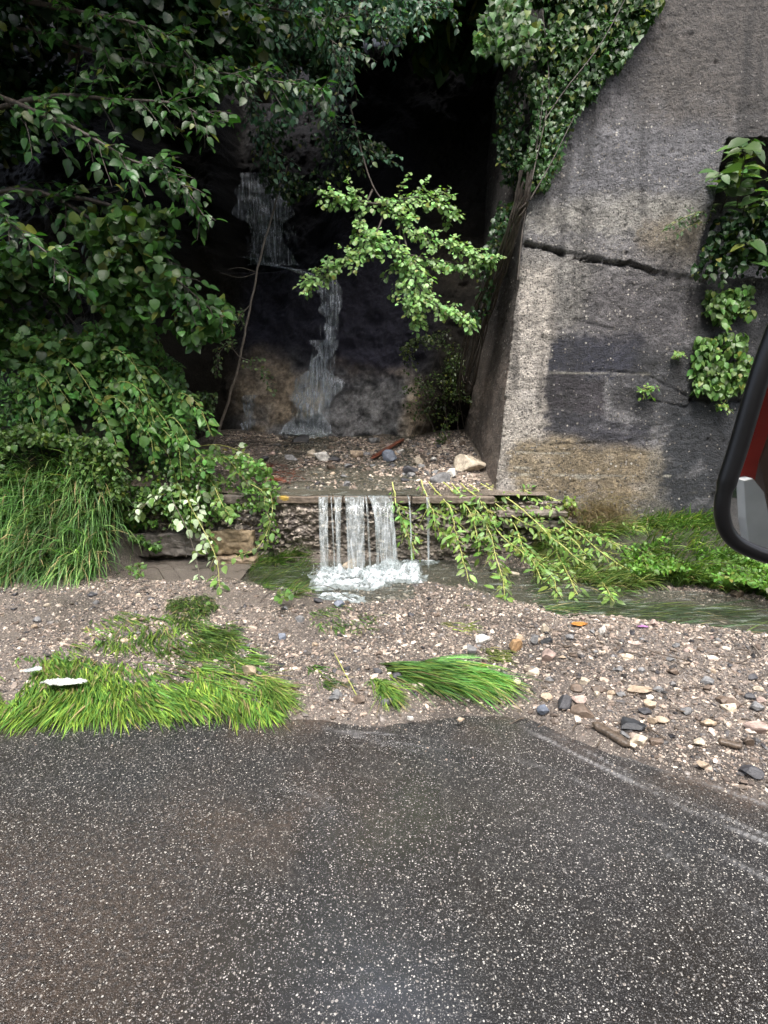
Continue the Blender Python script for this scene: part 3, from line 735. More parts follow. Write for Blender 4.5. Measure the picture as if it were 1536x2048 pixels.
DIRS = ['right of', 'above and right of', 'above', 'above and left of', 'left of', 'below and left of', 'below', 'below and right of']
used_l = set()
for i, (px, py) in enumerate(extra):
    c = random.choice(['tan', 'grey', 'brown', 'pink', 'cream', 'brown', 'grey', 'dark'])
    wpx = rng.uniform(13, 24)*(0.8+0.5*(py > 1350)); fl2 = rng.uniform(0.35, 0.8)
    reg = 'terrace above the wall' if py < 1000 else ('right gravel fan' if px > 950 else ('middle gravel bar' if px > 400 else 'left gravel bar'))
    order = sorted(marks, key=lambda m_: math.hypot(px-m_[1], py-m_[2]))
    for mk_ in order[:6]:
        dd_ = math.hypot(px-mk_[1], py-mk_[2]); di = DIRS[int(round(math.atan2(mk_[2]-py, px-mk_[1])/(math.pi/4))) % 8]
        lab = '%s %s stone %s %s the %s' % ('flat' if fl2 < 0.55 else 'chunky', c, 'just' if dd_ < 55 else 'some way' if dd_ < 160 else 'far', di, mk_[0])
        if lab not in used_l: break
    used_l.add(lab)
    rock(px, py, wpx, wpx*fl2, c, lab, group='fist sized stones on the %s' % reg)

# ------------------------------------------------------------------ gravel (uncountable)
def gravel(name, pts, size, cols, label, seed):
    r = np.random.default_rng(seed); n = len(pts)
    V = ICO1[0][None]*(1+0.28*r.normal(size=(n, len(ICO1[0]), 1)).clip(-1.5, 1.5))
    sc = np.stack([size*r.uniform(0.8, 1.5, n), size*r.uniform(0.7, 1.1, n), size*r.uniform(0.35, 0.8, n)], -1)
    V = V*sc[:, None]*0.5
    a = r.uniform(0, 6.28, n); ca, sa = np.cos(a), np.sin(a)
    tl = r.normal(size=n)*0.3; ct, st_ = np.cos(tl), np.sin(tl)
    x, y, z = V[..., 0], V[..., 1], V[..., 2]
    x, z = x*ct[:, None]-z*st_[:, None], x*st_[:, None]+z*ct[:, None]
    x, y = x*ca[:, None]-y*sa[:, None], x*sa[:, None]+y*ca[:, None]
    V = np.stack([x, y, z], -1)+pts[:, None]+np.array([0, 0, 1])*(size*0.06)[:, None, None]
    k = len(ICO1[0]); F = ICO1[1][None]+(np.arange(n)*k)[:, None, None]
    cc = np.repeat(cols, k, 0)
    o = mk(name, V.reshape(-1, 3), F.reshape(-1, 3), M_gravel, None, col=cc*np.array([0.80, 0.745, 0.70]), smooth=False)
    return tag(o, label, 'gravel', kind='stuff')
pal_c = np.array([(0.36, 0.31, 0.265), (0.29, 0.245, 0.21), (0.48, 0.43, 0.37), (0.17, 0.16, 0.15), (0.085, 0.085, 0.088), (0.21, 0.175, 0.15), (0.12, 0.105, 0.09), (0.64, 0.59, 0.51), (0.045, 0.046, 0.052)])
pal_p = np.array([0.17, 0.15, 0.12, 0.13, 0.10, 0.13, 0.09, 0.06, 0.05])
n = 150000
gx = rng.uniform(-4.0, 4.6, n); gy = rng.uniform(2.2, 5.9, n)
e = gy-Ye(gx)+0.05*fbm(gx*6, gy*6, seed=300)
dc = dist_poly(gx, gy, chan); dp = dist_poly(gx, gy, pud)
keep = (e > -0.02) & (rng.random(n) < sst(-0.03, 0.10, e)*0.95+0.03) & ((dc > 0.24+0.06*np.clip(gx, 0, 3)) | (rng.random(n) < 0.22)) & ((dp > 0.27) | (rng.random(n) < 0.06))
keep &= ~((gx < -2.6) & (gy > 5.3)) & ~((gx > 1.8) & (gy > 5.1))
keep &= rng.random(n) < 0.16+0.9*sst(-0.35, 0.15, fbm(gx*1.9, gy*2.6, o=5, seed=305)+0.12*(gx > 0.6))
gx, gy = gx[keep], gy[keep]
gs = 0.007+0.013*rng.random(len(gx))**2+0.036*(rng.random(len(gx)) > 0.925)*rng.random(len(gx))
gcol = pal_c[rng.choice(len(pal_c), len(gx), p=pal_p)]*rng.uniform(0.4, 1.45, (len(gx), 1))
gravel('gravel', np.stack([gx, gy, zt(gx, gy)], -1), gs, gcol, 'washed out beige gravel spread over the verge', 1)
n = 1500
gx = rng.uniform(-3, 2.5, n); gy = rng.uniform(1.5, 3.2, n); e = Ye(gx)-gy
keep = (e > 0) & (rng.random(n) < np.exp(-e/0.12)); gx, gy = gx[keep], gy[keep]
gravel('gravel', np.stack([gx, gy, gx*0+0.001], -1), 0.006+0.008*rng.random(len(gx)), pal_c[rng.choice(len(pal_c), len(gx), p=pal_p)], 'stray gravel on the wet asphalt edge', 2)
n = 16000
gx = rng.uniform(-2.4, 1.2, n); gy = rng.uniform(WALL_Y+0.2, 8.6, n)
keep = rng.random(n) < 0.25+0.75*sst(-0.3, 0.2, fbm(gx*1.5, gy*1.5, seed=306)); gx, gy = gx[keep], gy[keep]
gs = 0.014+0.035*rng.random(len(gx))**2+0.05*(rng.random(len(gx)) > 0.94)*rng.random(len(gx))
gravel('gravel', np.stack([gx, gy, zterr(gx, gy)], -1), gs, pal_c[rng.choice(len(pal_c), len(gx), p=pal_p)]*1.2, 'coarse gravel on the terrace above the low wall', 3)

# ------------------------------------------------------------------ leaves
TS = np.array([0.0, 0.22, 0.5, 0.78, 1.0])
TPL = dict(ovate=(0.30, 0.33, 0.19), round=(0.42, 0.48, 0.33), ivy=(0.40, 0.40, 0.17), lance=(0.09, 0.12, 0.075), lobed=(0.30, 0.42, 0.30), narrow=(0.17, 0.2, 0.12))
def leaves(P, D, Nn, L, shape, cols, fold=0.25, curl=0.2):
    n = len(P)
    D = D/(np.linalg.norm(D, axis=1)[:, None]+1e-9)
    Sd = np.cross(D, Nn); Sd /= np.linalg.norm(Sd, axis=1)[:, None]+1e-9
    Nn = np.cross(Sd, D)
    w_ = TPL[shape]
    tt = list(TS)+[TS[1], TS[2], TS[3]]*2; ww = [0]*5+[w_[0], w_[1], w_[2]]+[-w_[0], -w_[1], -w_[2]]
    if shape == 'lobed': tt[5], tt[8] = 0.30, 0.30; tt[6], tt[9] = 0.44, 0.44
    if shape == 'ivy': tt[5], tt[8] = 0.02, 0.02; tt[6], tt[9] = 0.40, 0.40; tt[7], tt[10] = 0.62, 0.62
    tt = np.array(tt); ww = np.array(ww); nz = fold*np.abs(ww)-curl*tt**2
    V = P[:, None]+L[:, None, None]*(tt[None, :, None]*D[:, None]+ww[None, :, None]*Sd[:, None]+nz[None, :, None]*Nn[:, None])
    T = np.array([[0, 1, 5], [1, 2, 6], [1, 6, 5], [2, 3, 7], [2, 7, 6], [3, 4, 7], [0, 8, 1], [1, 9, 2], [1, 8, 9], [2, 10, 3], [2, 9, 10], [3, 10, 4]])
    F = T[None]+(np.arange(n)*11)[:, None, None]
    return V.reshape(-1, 3), F.reshape(-1, 3), np.repeat(cols, 11, 0)
def leafcols(n, base, var=0.35, yellow=0.12, r=rng):
    c = np.array(base)[None]*(1+var*r.normal(size=(n, 1)).clip(-1.6, 2))
    y = (r.random((n, 1)) < yellow)*r.uniform(0.2, 0.9, (n, 1))
    c = c*(1-y)+np.array([0.16, 0.18, 0.035])*y
    c *= 1+0.08*r.normal(size=(n, 3))
    return np.clip(c, 0.004, 0.6)
def twigs_on(poly, n, length, r, droop=0.3, spread=1.0, out=(0, -1, 0.1), t0=0.1):
    """side shoots off a main stem"""
    res = []
    for i in range(n):
        t = t0+(1-t0)*(i+r.random())/n; k = t*(len(poly)-1); a = int(k); f = k-a; b = min(a+1, len(poly)-1)
        p = poly[a]*(1-f)+poly[b]*f; tan_ = poly[b]-poly[max(a-1, 0)]; tan_ = tan_/(np.linalg.norm(tan_)+1e-9)
        side = r.normal(size=3)*spread; side -= side@tan_*tan_; side /= np.linalg.norm(side)+1e-9
        d = tan_*0.8+side*0.8+np.array(out)*0.3; d /= np.linalg.norm(d)
        L = length*r.uniform(0.5, 1.1)*(1.1-0.6*t)
        m = 7; q = [p]
        for j in range(m-1):
            d = d+np.array([0, 0, -droop/m])+r.normal(size=3)*0.07; d /= np.linalg.norm(d); q.append(q[-1]+d*L/(m-1))
        res.append(np.array(q))
    return res
def leaves_on(polys, spacing, r, L, tilt=(0, -0.55, 0.75), jitter=0.55, spread=0.04, Lvar=0.3):
    P, D = [], []
    for q in polys:
        seg = np.linalg.norm(np.diff(q, axis=0), axis=1).sum(); m = max(2, int(seg/spacing))
        t = (np.arange(m)+r.random(m)*0.7)/m*(len(q)-1); a = np.minimum(t.astype(int), len(q)-2); f = (t-a)[:, None]
        p = q[a]*(1-f)+q[a+1]*f; tan_ = q[a+1]-q[a]; tan_ /= np.linalg.norm(tan_, axis=1)[:, None]+1e-9
        sgn = np.where(np.arange(m) % 2 == 0, 1, -1)[:, None]
        side = np.cross(tan_, np.array(tilt)); side /= np.linalg.norm(side, axis=1)[:, None]+1e-9
        P.append(p+side*sgn*spread*0.3+r.normal(size=(m, 3))*spread*0.25); D.append(tan_*0.6+side*sgn*0.8+r.normal(size=(m, 3))*0.25+np.array([0, 0, -0.25]))
    P = np.concatenate(P); D = np.concatenate(D); n = len(P)
    Nn = np.array(tilt)[None]+r.normal(size=(n, 3))*jitter*0.6
    return P, D, Nn, L*(1+Lvar*r.normal(size=n).clip(-1.5, 1.8))
def clampY(px, py, Y, z=0.09):
    return min(Y, G(px, py, z)[1]) if py > 1040 and px > 150 else Y
def pxline(pts, n=20):
    return smoothline([PY(q[0], q[1], clampY(*q)) for q in pts], n)
def plant(name, label, cat, loc, stems, srad, leafsets, stem_mat, group=None, leafname='foliage', stemname='stem'):
    o = empty(name, loc, label, cat, group)
    if stems:
        V, F = tubes(stems, srad, 5); mk(stemname, V, F, stem_mat, o)
    if leafsets:
        Vs, Fs, Cs = [], [], []; off = 0
        for V, F, c in leafsets:
            Vs.append(V); Fs.append(F+off); Cs.append(c); off += len(V)
        mk(leafname, np.concatenate(Vs), np.concatenate(Fs), M_leaf, o, col=np.concatenate(Cs), smooth=True)
    return o
def taper(q, r0, r1): return np.linspace(r0, r1, len(q))
def inpoly(x, y, P):
    c = np.zeros(x.shape, bool); j = len(P)-1
    for i in range(len(P)):
        xi, yi = P[i]; xj, yj = P[j]
        c ^= ((yi > y) != (yj > y)) & (x < (xj-xi)*(y-yi)/(yj-yi+1e-9)+xi); j = i
    return c
def mass(poly, n, Y0, Y1, r, clump=1.6, thr=-0.05, seed=0, edge=40):
    """points filling the solid angle of a region between two depths, clumped in world space"""
    P = np.array(poly, float); lo, hi = P.min(0), P.max(0); out = []
    tot = 0
    while tot < n:
        px = r.uniform(lo[0]-edge, hi[0]+edge, n*2); py = r.uniform(lo[1]-edge, hi[1]+edge, n*2)
        m = inpoly(px+edge*fbm(px/50, py/50, seed=seed), py+edge*fbm(px/50, py/50, seed=seed+9), P); px, py = px[m], py[m]
        Yv = r.uniform(Y0, Y1, len(px)); u = (px-768)/FPX; v = (1024-py)/FPX
        d1 = cP+v*sP; Yg_ = d1*(0.16+0.12*r.random(len(px))-H)/(-sP+v*cP); Yv = np.where(py > 1060, np.minimum(Yv, Yg_), Yv); t = Yv/d1; q = np.stack([u*t, Yv, H+(-sP+v*cP)*t], -1)
        k = fbm(q[:, 0]*clump, q[:, 1]*clump, q[:, 2]*clump, o=3, seed=seed+3) > thr
        q = q[k]; out.append(q); tot += len(q)
    return np.concatenate(out)[:n]
def rand_dir(n, r, bias, s=0.6):
    d = np.array(bias)[None]+r.normal(size=(n, 3))*s; return d/np.linalg.norm(d, axis=1)[:, None]

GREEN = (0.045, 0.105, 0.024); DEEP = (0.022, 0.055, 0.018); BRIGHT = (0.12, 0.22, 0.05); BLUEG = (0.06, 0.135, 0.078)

# --- big tree overhanging from the left
r = np.random.default_rng(11)
limbs = [[(-300, 300, 6.2), (-60, 60, 6.0), (250, 120, 5.7), (470, 150, 5.6), (655, 180, 5.5)],
         [(-300, 300, 6.2), (-100, 180, 5.6), (120, 245, 5.2), (260, 320, 5.2), (345, 350, 5.2), (408, 432, 5.2)],
         [(-300, 300, 6.2), (-60, -20, 6.2), (260, -30, 6.2), (560, 20, 6.2), (700, 60, 6.2)],
         [(-300, 500, 6.2), (20, 380, 6.0), (200, 450, 5.9), (330, 540, 5.8), (445, 640, 5.7)],
         [(-300, 300, 6.2), (60, 200, 5.6), (230, 200, 5.4), (360, 210, 5.4), (420, 250, 5.4)],
         [(-300, 500, 6.2), (-60, 420, 5.2), (60, 480, 5.0), (150, 560, 5.0)],
         [(-60, -20, 6.2), (140, 20, 5.6), (330, 70, 5.6), (430, 190, 5.6)],
         [(20, 380, 6.0), (240, 420, 6.0), (360, 560, 5.9), (390, 680, 5.8)]]
LM = [pxline(l, 26) for l in limbs]
tw = []
for l, k in zip(LM, [44, 34, 44, 34, 30, 20, 30, 26]): tw += twigs_on(l, k, 0.55, r, 0.5, out=(0.1, -0.7, 0))
P, D, Nn, L = leaves_on(tw+[l[8:] for l in LM], 0.034, r, 0.080, spread=0.05)
s1 = leaves(P, D, Nn, L, 'ovate', leafcols(len(P), (0.026, 0.074, 0.015), yellow=0.05, r=r))  # leaf colour lowered to paint in the shade of the upper left
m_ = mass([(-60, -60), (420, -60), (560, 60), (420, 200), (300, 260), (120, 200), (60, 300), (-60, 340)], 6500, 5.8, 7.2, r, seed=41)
s2 = leaves(m_, rand_dir(len(m_), r, (0.3, -0.2, -0.6)), rand_dir(len(m_), r, (0, -0.6, 0.7), 0.4), 0.10*r.uniform(0.7, 1.3, len(m_)), 'round', leafcols(len(m_), (0.012, 0.034, 0.010), r=r))  # inner leaves painted darker still for the same shade
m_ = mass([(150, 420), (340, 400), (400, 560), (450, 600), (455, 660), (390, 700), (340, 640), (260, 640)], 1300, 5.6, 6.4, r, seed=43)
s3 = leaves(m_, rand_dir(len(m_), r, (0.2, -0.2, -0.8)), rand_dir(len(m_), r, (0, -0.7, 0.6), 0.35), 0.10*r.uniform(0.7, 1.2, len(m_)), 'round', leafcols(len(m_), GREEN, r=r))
hz = empty('hazel_tree', (-5.2, 6.3, 1.0), 'broad leaved tree leaning in over the upper left, shade painted into its leaves', 'tree')
trunk = smoothline([(-5.2, 6.3, 1.0), (-5.1, 6.3, 2.5), (-4.7, 6.2, 4.5), (-4.2, 6.1, 6.5)], 12)
V, F = tubes([trunk], [taper(trunk, 0.16, 0.07)], 9); mk('trunk', V, F, M_bark, hz)
V, F = tubes(LM+tw, [taper(l, 0.028, 0.005) for l in LM]+[taper(q, 0.005, 0.002) for q in tw], 5); mk('branches', V, F, M_bark, hz)
Vs = [s[0] for s in (s1, s2, s3)]; o_ = np.cumsum([0]+[len(v) for v in Vs])
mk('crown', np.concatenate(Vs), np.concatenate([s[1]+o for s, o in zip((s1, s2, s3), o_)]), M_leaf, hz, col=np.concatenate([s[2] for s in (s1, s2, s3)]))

# --- finer leaved tree hanging down over the top centre
r = np.random.default_rng(12)
limbs = [[(420, -200, 7.2), (560, -60, 6.8), (640, 60, 6.6), (700, 120, 6.5), (660, 200, 6.5)],
         [(420, -200, 7.2), (700, -80, 6.8), (820, 0, 6.6), (910, 20, 6.6)],
         [(420, -200, 7.2), (420, 0, 6.9), (470, 120, 6.8), (520, 250, 6.8), (560, 330, 6.9)],
         [(560, -60, 6.8), (560, 120, 6.9), (660, 240, 7.0), (770, 320, 7.0)],
         [(700, -80, 6.8), (740, 40, 6.6), (790, 60, 6.6)]]
LM = [pxline(l, 24) for l in limbs]; tw = []
for l, k in zip(LM, [50, 30, 44, 44, 22]): tw += twigs_on(l, k, 0.6, r, 0.6, out=(0, -0.5, 0))
P, D, Nn, L = leaves_on(tw+LM, 0.036, r, 0.055, spread=0.04)
s1 = leaves(P, D, Nn, L, 'ovate', leafcols(len(P), BLUEG, r=r))
m_ = mass([(400, -80), (900, -80), (880, 10), (780, 70), (700, 60), (640, 160), (600, 240), (500, 240), (430, 120)], 5200, 6.5, 7.6, r, clump=2.2, seed=47)
s2 = leaves(m_, rand_dir(len(m_), r, (0.1, -0.2, -0.8)), rand_dir(len(m_), r, (0, -0.6, 0.7), 0.4), 0.06*r.uniform(0.7, 1.3, len(m_)), 'ovate', leafcols(len(m_), BLUEG, r=r))
m_ = mass([(480, 240), (640, 260), (780, 300), (700, 370), (560, 400), (500, 330)], 900, 6.9, 7.7, r, clump=2.2, seed=48)
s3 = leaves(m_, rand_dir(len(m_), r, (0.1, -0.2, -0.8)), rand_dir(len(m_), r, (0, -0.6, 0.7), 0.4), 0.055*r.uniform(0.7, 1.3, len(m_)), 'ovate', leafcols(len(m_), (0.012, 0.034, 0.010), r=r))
ft = empty('maple_tree', (-1.9, 9.6, 6.5), 'fine leaved tree hanging down over the top centre', 'tree')
trunk = smoothline([(-1.9, 9.9, 6.4), (-1.9, 9.3, 7.4), (-1.9, 8.3, 8.0), tuple(PY(420, -200, 7.2))], 12)
V, F = tubes([trunk], [taper(trunk, 0.13, 0.05)], 9); mk('trunk', V, F, M_bark, ft)
V, F = tubes(LM+tw, [taper(l, 0.02, 0.004) for l in LM]+[taper(q, 0.004, 0.0015) for q in tw], 5); mk('branches', V, F, M_bark, ft)
Vs = [s[0] for s in (s1, s2, s3)]; o_ = np.cumsum([0]+[len(v) for v in Vs])
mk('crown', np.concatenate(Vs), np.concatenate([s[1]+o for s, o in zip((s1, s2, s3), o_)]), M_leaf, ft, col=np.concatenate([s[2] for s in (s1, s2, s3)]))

# --- bright hanging branch in the centre
r = np.random.default_rng(13)
YB = 6.5
limbs = [[(700, 210, 7.2), (722, 300, 6.9), (745, 370, 6.7), (775, 410, 6.6), (850, 470, 6.45), (930, 500, 6.4), (985, 515, 6.4)],
         [(775, 410, 6.6), (730, 405, 6.5), (690, 395, 6.4), (650, 395, 6.4)],
         [(775, 410, 6.6), (830, 395, 6.6), (880, 405, 6.6), (905, 435, 6.6)],
         [(775, 410, 6.6), (745, 480, 6.4), (700, 520, 6.3), (655, 545, 6.3), (612, 570, 6.3)],
         [(800, 430, 6.6), (820, 520, 6.4), (850, 590, 6.3), (900, 620, 6.3), (940, 640, 6.3)],
         [(800, 430, 6.6), (800, 540, 6.5), (820, 610, 6.4), (835, 650, 6.4)],
         [(745, 380, 6.7), (720, 440, 6.5), (740, 470, 6.5), (790, 500, 6.4), (870, 520, 6.4), (960, 530, 6.4)]]
LM = [pxline(l, 22) for l in limbs]; tw = []
for l, k, t0 in zip(LM, [54, 22, 26, 42, 36, 26, 46], [0.42, 0.2, 0.1, 0.15, 0.2, 0.2, 0.2]): tw += twigs_on(l, k, 0.30, r, 0.25, out=(0, -0.6, 0.05), t0=t0)
P, D, Nn, L = leaves_on(tw, 0.0125, r, 0.046, tilt=(0, -0.55, 0.8), spread=0.05)
s1 = leaves(P, D, Nn, L, 'lobed', leafcols(len(P), (0.20, 0.34, 0.12), var=0.35, yellow=0.15, r=r))
plant('hawthorn_branch', 'bright green small leaved branch hanging before the dark ravine', 'branch', PY(700, 210, 7.2), LM+tw, [taper(l, 0.013, 0.003) for l in LM]+[taper(q, 0.003, 0.001) for q in tw], [s1], M_bark)

# --- bramble mass on the left bank
r = np.random.default_rng(14)
def bush(name, label, polyg, n, Y0, Y1, size, shape, colr, nstems, seed, clump=1.8, thr=-0.1, cat='bush', group=None, edge=30, nb=(0, -0.6, 0.7), canes=None, yel=0.1):
    r = np.random.default_rng(seed)
    m_ = mass(polyg, n, Y0, Y1, r, clump=clump, thr=thr, seed=seed, edge=edge)
    ls = leaves(m_, rand_dir(len(m_), r, (0.1, -0.3, -0.5)), rand_dir(len(m_), r, nb, 0.4), size*r.uniform(0.6, 1.35, len(m_)), shape, leafcols(len(m_), colr, yellow=yel, r=r))
    base = m_[np.argsort(m_[:, 2])[:max(8, n//40)]].mean(0); base[2] -= 0.1
    st = []
    for i in range(nstems):
        t = m_[r.integers(len(m_))]; b = base+r.normal(size=3)*np.array([0.3, 0.05, 0.02]); mid = (b+t)/2+np.array([0, 0.12, 0.12*np.linalg.norm(t-b)])
        st.append(smoothline([b, mid, t], 10))
    return plant(name, label, cat, base, st, [taper(q, 0.004, 0.0015) for q in st], [ls], M_bark, group)
bush('hazel_bush', 'broad leaved dark bush filling the left edge above the grass bank', [(-60, 480), (120, 500), (260, 600), (300, 700), (240, 760), (100, 760), (-60, 720)], 3200, 6.0, 6.9, 0.095, 'round', (0.06, 0.13, 0.035), 40, 51)
bush('bramble_bush', 'dense bramble thicket left of the terrace', [(-60, 740), (160, 720), (330, 740), (385, 820), (385, 900), (360, 980), (270, 1030), (120, 1000), (-60, 960)], 9500, 6.1, 6.9, 0.058, 'ovate', (0.08, 0.18, 0.05), 60, 52, thr=-0.25)
bush('dogwood_bush', 'pointed leaved bush beside the rear waterfall pool', [(170, 640), (300, 660), (345, 720), (380, 800), (300, 830), (180, 800)], 1600, 6.1, 6.8, 0.07, 'ovate', (0.07, 0.15, 0.04), 24, 53, thr=-0.1)
bush('nettle_patch', 'low green leaves on top of the grass bank at far left', [(-60, 850), (120, 870), (250, 900), (270, 1010), (200, 1000), (120, 985), (-60, 950)], 4500, 5.6, 6.3, 0.055, 'ovate', (0.07, 0.13, 0.03), 14, 54, thr=-0.1)
bush('seedling_clump', 'small leafy clump under the thin sapling', [(380, 780), (430, 790), (420, 880), (370, 890)], 300, 7.0, 7.5, 0.05, 'ovate', (0.05, 0.09, 0.03), 8, 55)

r = np.random.default_rng(57); cn = []
for i in range(34):
    x0, y0 = r.uniform(-20, 350), r.uniform(740, 930); Yc = r.uniform(5.9, 6.2); dx = r.uniform(20, 110)
    cn.append(pxline([(x0, y0, Yc+0.3), (x0+dx*0.5, y0-r.uniform(10, 50), Yc), (x0+dx, y0+r.uniform(-10, 30), Yc-0.12), (x0+dx*1.3, y0+r.uniform(30, 90), Yc-0.15)], 14))
P, D, Nn, L = leaves_on(cn, 0.028, r, 0.066, spread=0.06, Lvar=0.45)
plant('bramble_shoots', 'arching bramble shoots sticking out of the thicket on the left bank', 'bramble', cn[0][0], cn, [taper(q, 0.004, 0.0015) for q in cn], [leaves(P, D, Nn, L, 'ovate', leafcols(len(P), (0.085, 0.19, 0.045), yellow=0.15, r=r))], M_twig)
# --- thin sapling leaning before the rear waterfall
r = np.random.default_rng(15)
st = pxline([(428, 890, 7.4), (455, 810, 7.35), (480, 715, 7.3), (500, 610, 7.3), (530, 480, 7.3), (556, 385, 7.3), (575, 330, 7.3)], 40)
st += 0.012*np.stack([vnoise(np.arange(40)*0.7, 0*np.arange(40), seed=k) for k in range(3)], -1)
subs = [pxline([(480, 715, 7.3), (505, 725, 7.2), (530, 755, 7.2), (545, 785, 7.2)], 10), pxline([(480, 715, 7.3), (455, 690, 7.2), (435, 715, 7.2), (430, 750, 7.2)], 10),
        pxline([(500, 610, 7.3), (475, 640, 7.2), (455, 690, 7.2)], 10), pxline([(556, 385, 7.3), (540, 360, 7.3), (520, 350, 7.3)], 8), pxline([(515, 545, 7.3), (480, 535, 7.3), (455, 540, 7.3)], 8), pxline([(515, 545, 7.3), (480, 555, 7.3), (440, 545, 7.3)], 8)]
tw = []
for q in subs[:3]: tw += twigs_on(q, 12, 0.22, r, 0.4)
P, D, Nn, L = leaves_on(tw, 0.022, r, 0.042, spread=0.03)
plant('sapling', 'thin bare stemmed sapling leaning across the rear waterfall', 'sapling', st[0], [st]+subs+tw, [taper(st, 0.02, 0.008)]+[taper(q, 0.005, 0.002) for q in subs]+[taper(q, 0.002, 0.001) for q in tw], [leaves(P, D, Nn, L, 'ovate', leafcols(len(P), (0.06, 0.10, 0.035), r=r))], M_vine)

# --- ivy on the concrete wall
def ivy(name, label, polyg, n, size, colr, seed, stems, off=(0.02, 0.22), shape='ivy', thr=-0.25, edge=22, backwall=True, cat='ivy', clump=3.0, nb=(-0.05, -0.75, 0.5)):
    r = np.random.default_rng(seed); m_ = mass(polyg, n, 5.5, 5.6, r, clump=clump, thr=thr, seed=seed, edge=edge)
    # push every point back along its ray on to the wall face, then out by its own stand-off
    o0 = np.array([0, 0, H]); d = m_-o0
    a = d[:, 1]-0.085*d[:, 2]; t = (6.10+0.085*H)/a
    q = o0+d*t[:, None]; q[:, 1] -= r.uniform(off[0], off[1], len(q))*(0.5+0.5*r.random(len(q)))
    ls = leaves(q, rand_dir(len(q), r, (0, -0.25, -0.9), 0.45), rand_dir(len(q), r, nb, 0.35), size*r.uniform(0.6, 1.3, len(q)), shape, leafcols(len(q), colr, r=r))
    return plant(name, label, cat, q[np.argmin(q[:, 2])], stems, [taper(s, 0.010, 0.004) for s in stems], [ls], M_bark)
stems = [pxline([(1035, 560, 6.12), (1048, 440, 6.17), (1070, 330, 6.27), (1090, 240, 6.32), (1098, 160, 6.37), (1085, 20, 6.42)], 20),
         pxline([(1090, 240, 6.32), (1130, 180, 6.32), (1200, 90, 6.32), (1260, -20, 6.32)], 14), pxline([(1060, 400, 6.22), (1100, 330, 6.22), (1150, 230, 6.27)], 12)]
ivy('ivy', 'thick ivy curtain draped over the top of the concrete wall', [(960, -80), (1345, -80), (1320, 20), (1270, 90), (1235, 140), (1180, 195), (1140, 220), (1110, 160), (1060, 110), (1000, 120)], 6500, 0.066, (0.03, 0.075, 0.018), 61, stems)
s2_ = [pxline([(1072, 300, 6.32), (1080, 250, 6.32), (1088, 170, 6.32)], 10)]
ivy('ivy', 'narrow ivy tongue hanging down the left edge of the concrete wall', [(1055, 160), (1180, 190), (1150, 260), (1130, 310), (1100, 370), (1060, 395), (1045, 330), (1060, 250)], 2000, 0.052, (0.045, 0.10, 0.032), 62, s2_)
r = np.random.default_rng(63)
m_ = mass([(950, 40), (1010, -40), (1080, 40), (1060, 130), (990, 120), (955, 110)], 420, 6.0, 6.5, r, seed=63, edge=15, thr=-0.4)
st_ = [pxline([(1080, -40, 6.52), (1010, 30, 6.30), (960, 90, 6.52)], 10)]
plant('ivy', 'ivy spray sticking out left of the concrete wall top', 'ivy', m_[0], st_, [taper(st_[0], 0.012, 0.004)], [leaves(m_, rand_dir(len(m_), r, (0, -0.3, -0.9), 0.4), rand_dir(len(m_), r, (0, -0.75, 0.5), 0.3), 0.08*r.uniform(0.6, 1.2, len(m_)), 'ivy', leafcols(len(m_), GREEN, r=r))], M_bark)
# roots and creeper between ravine and concrete side
r = np.random.default_rng(64); rts = []
for i in range(16):
    a = r.uniform(-14, 10); rts.append(pxline([(1055+a, 360+r.uniform(-20, 60), 6.1), (1030+a, 450, 6.25), (1000+a*1.5, 540, 6.6), (965+a*1.8, 630, 7.0), (935+a*1.8, 720+r.uniform(-40, 60), 7.5), (925+a, 800+r.uniform(-60, 20), 8.1)], 26)+0.02*np.stack([vnoise(np.arange(26)*0.5, i+0*np.arange(26), seed=k) for k in range(3)], -1))
m_ = mass([(1000, 360), (1000, 130), (1060, 120), (1050, 350), (1030, 460), (1000, 540), (960, 640), (930, 660), (950, 560), (985, 470)], 1700, 6.4, 7.0, r, seed=65, edge=22, clump=3)
plant('creeper', 'tangle of hanging roots and creeper on the side of the concrete wall', 'creeper', rts[0][-1], rts, [taper(q, 0.014, 0.006) for q in rts], [leaves(m_, rand_dir(len(m_), r, (0, -0.3, -0.8)), rand_dir(len(m_), r, (-0.2, -0.7, 0.5), 0.4), 0.055*r.uniform(0.6, 1.3, len(m_)), 'ovate', leafcols(len(m_), DEEP, r=r))], M_bark)
bush('moss_bush', 'sparse mossy growth at the right of the rear rock face', [(790, 690), (900, 640), (930, 700), (930, 820), (880, 890), (830, 860), (800, 780)], 1500, 7.9, 8.4, 0.04, 'ovate', (0.04, 0.065, 0.018), 14, 66, thr=0.05, clump=3)

# right side creepers
st_ = [pxline([(1500, 560, 6.42), (1470, 620, 6.47), (1430, 700, 6.47), (1400, 780, 6.42)], 12), pxline([(1470, 620, 6.42), (1480, 700, 6.42), (1490, 760, 6.42)], 10)]
ivy('vine', 'bright green leafy vine hanging on the right half of the concrete wall', [(1400, 590), (1500, 575), (1490, 640), (1470, 700), (1515, 735), (1500, 775), (1430, 785), (1385, 790), (1378, 730), (1390, 650)], 1500, 0.075, (0.085, 0.165, 0.04), 67, st_, (0.02, 0.16), 'ovate', cat='vine', clump=4)
r = np.random.default_rng(68)
q_ = []; st_ = []
for k in range(26):
    a = PY(r.uniform(1440, 1640), r.uniform(330, 560), r.uniform(6.3, 6.8)); b = a+np.array([r.uniform(-0.5, 0.1), -0.5, r.uniform(-0.1, 0.25)]); st_.append(smoothline([a, (a+b)/2+np.array([0, 0, 0.08]), b], 10))
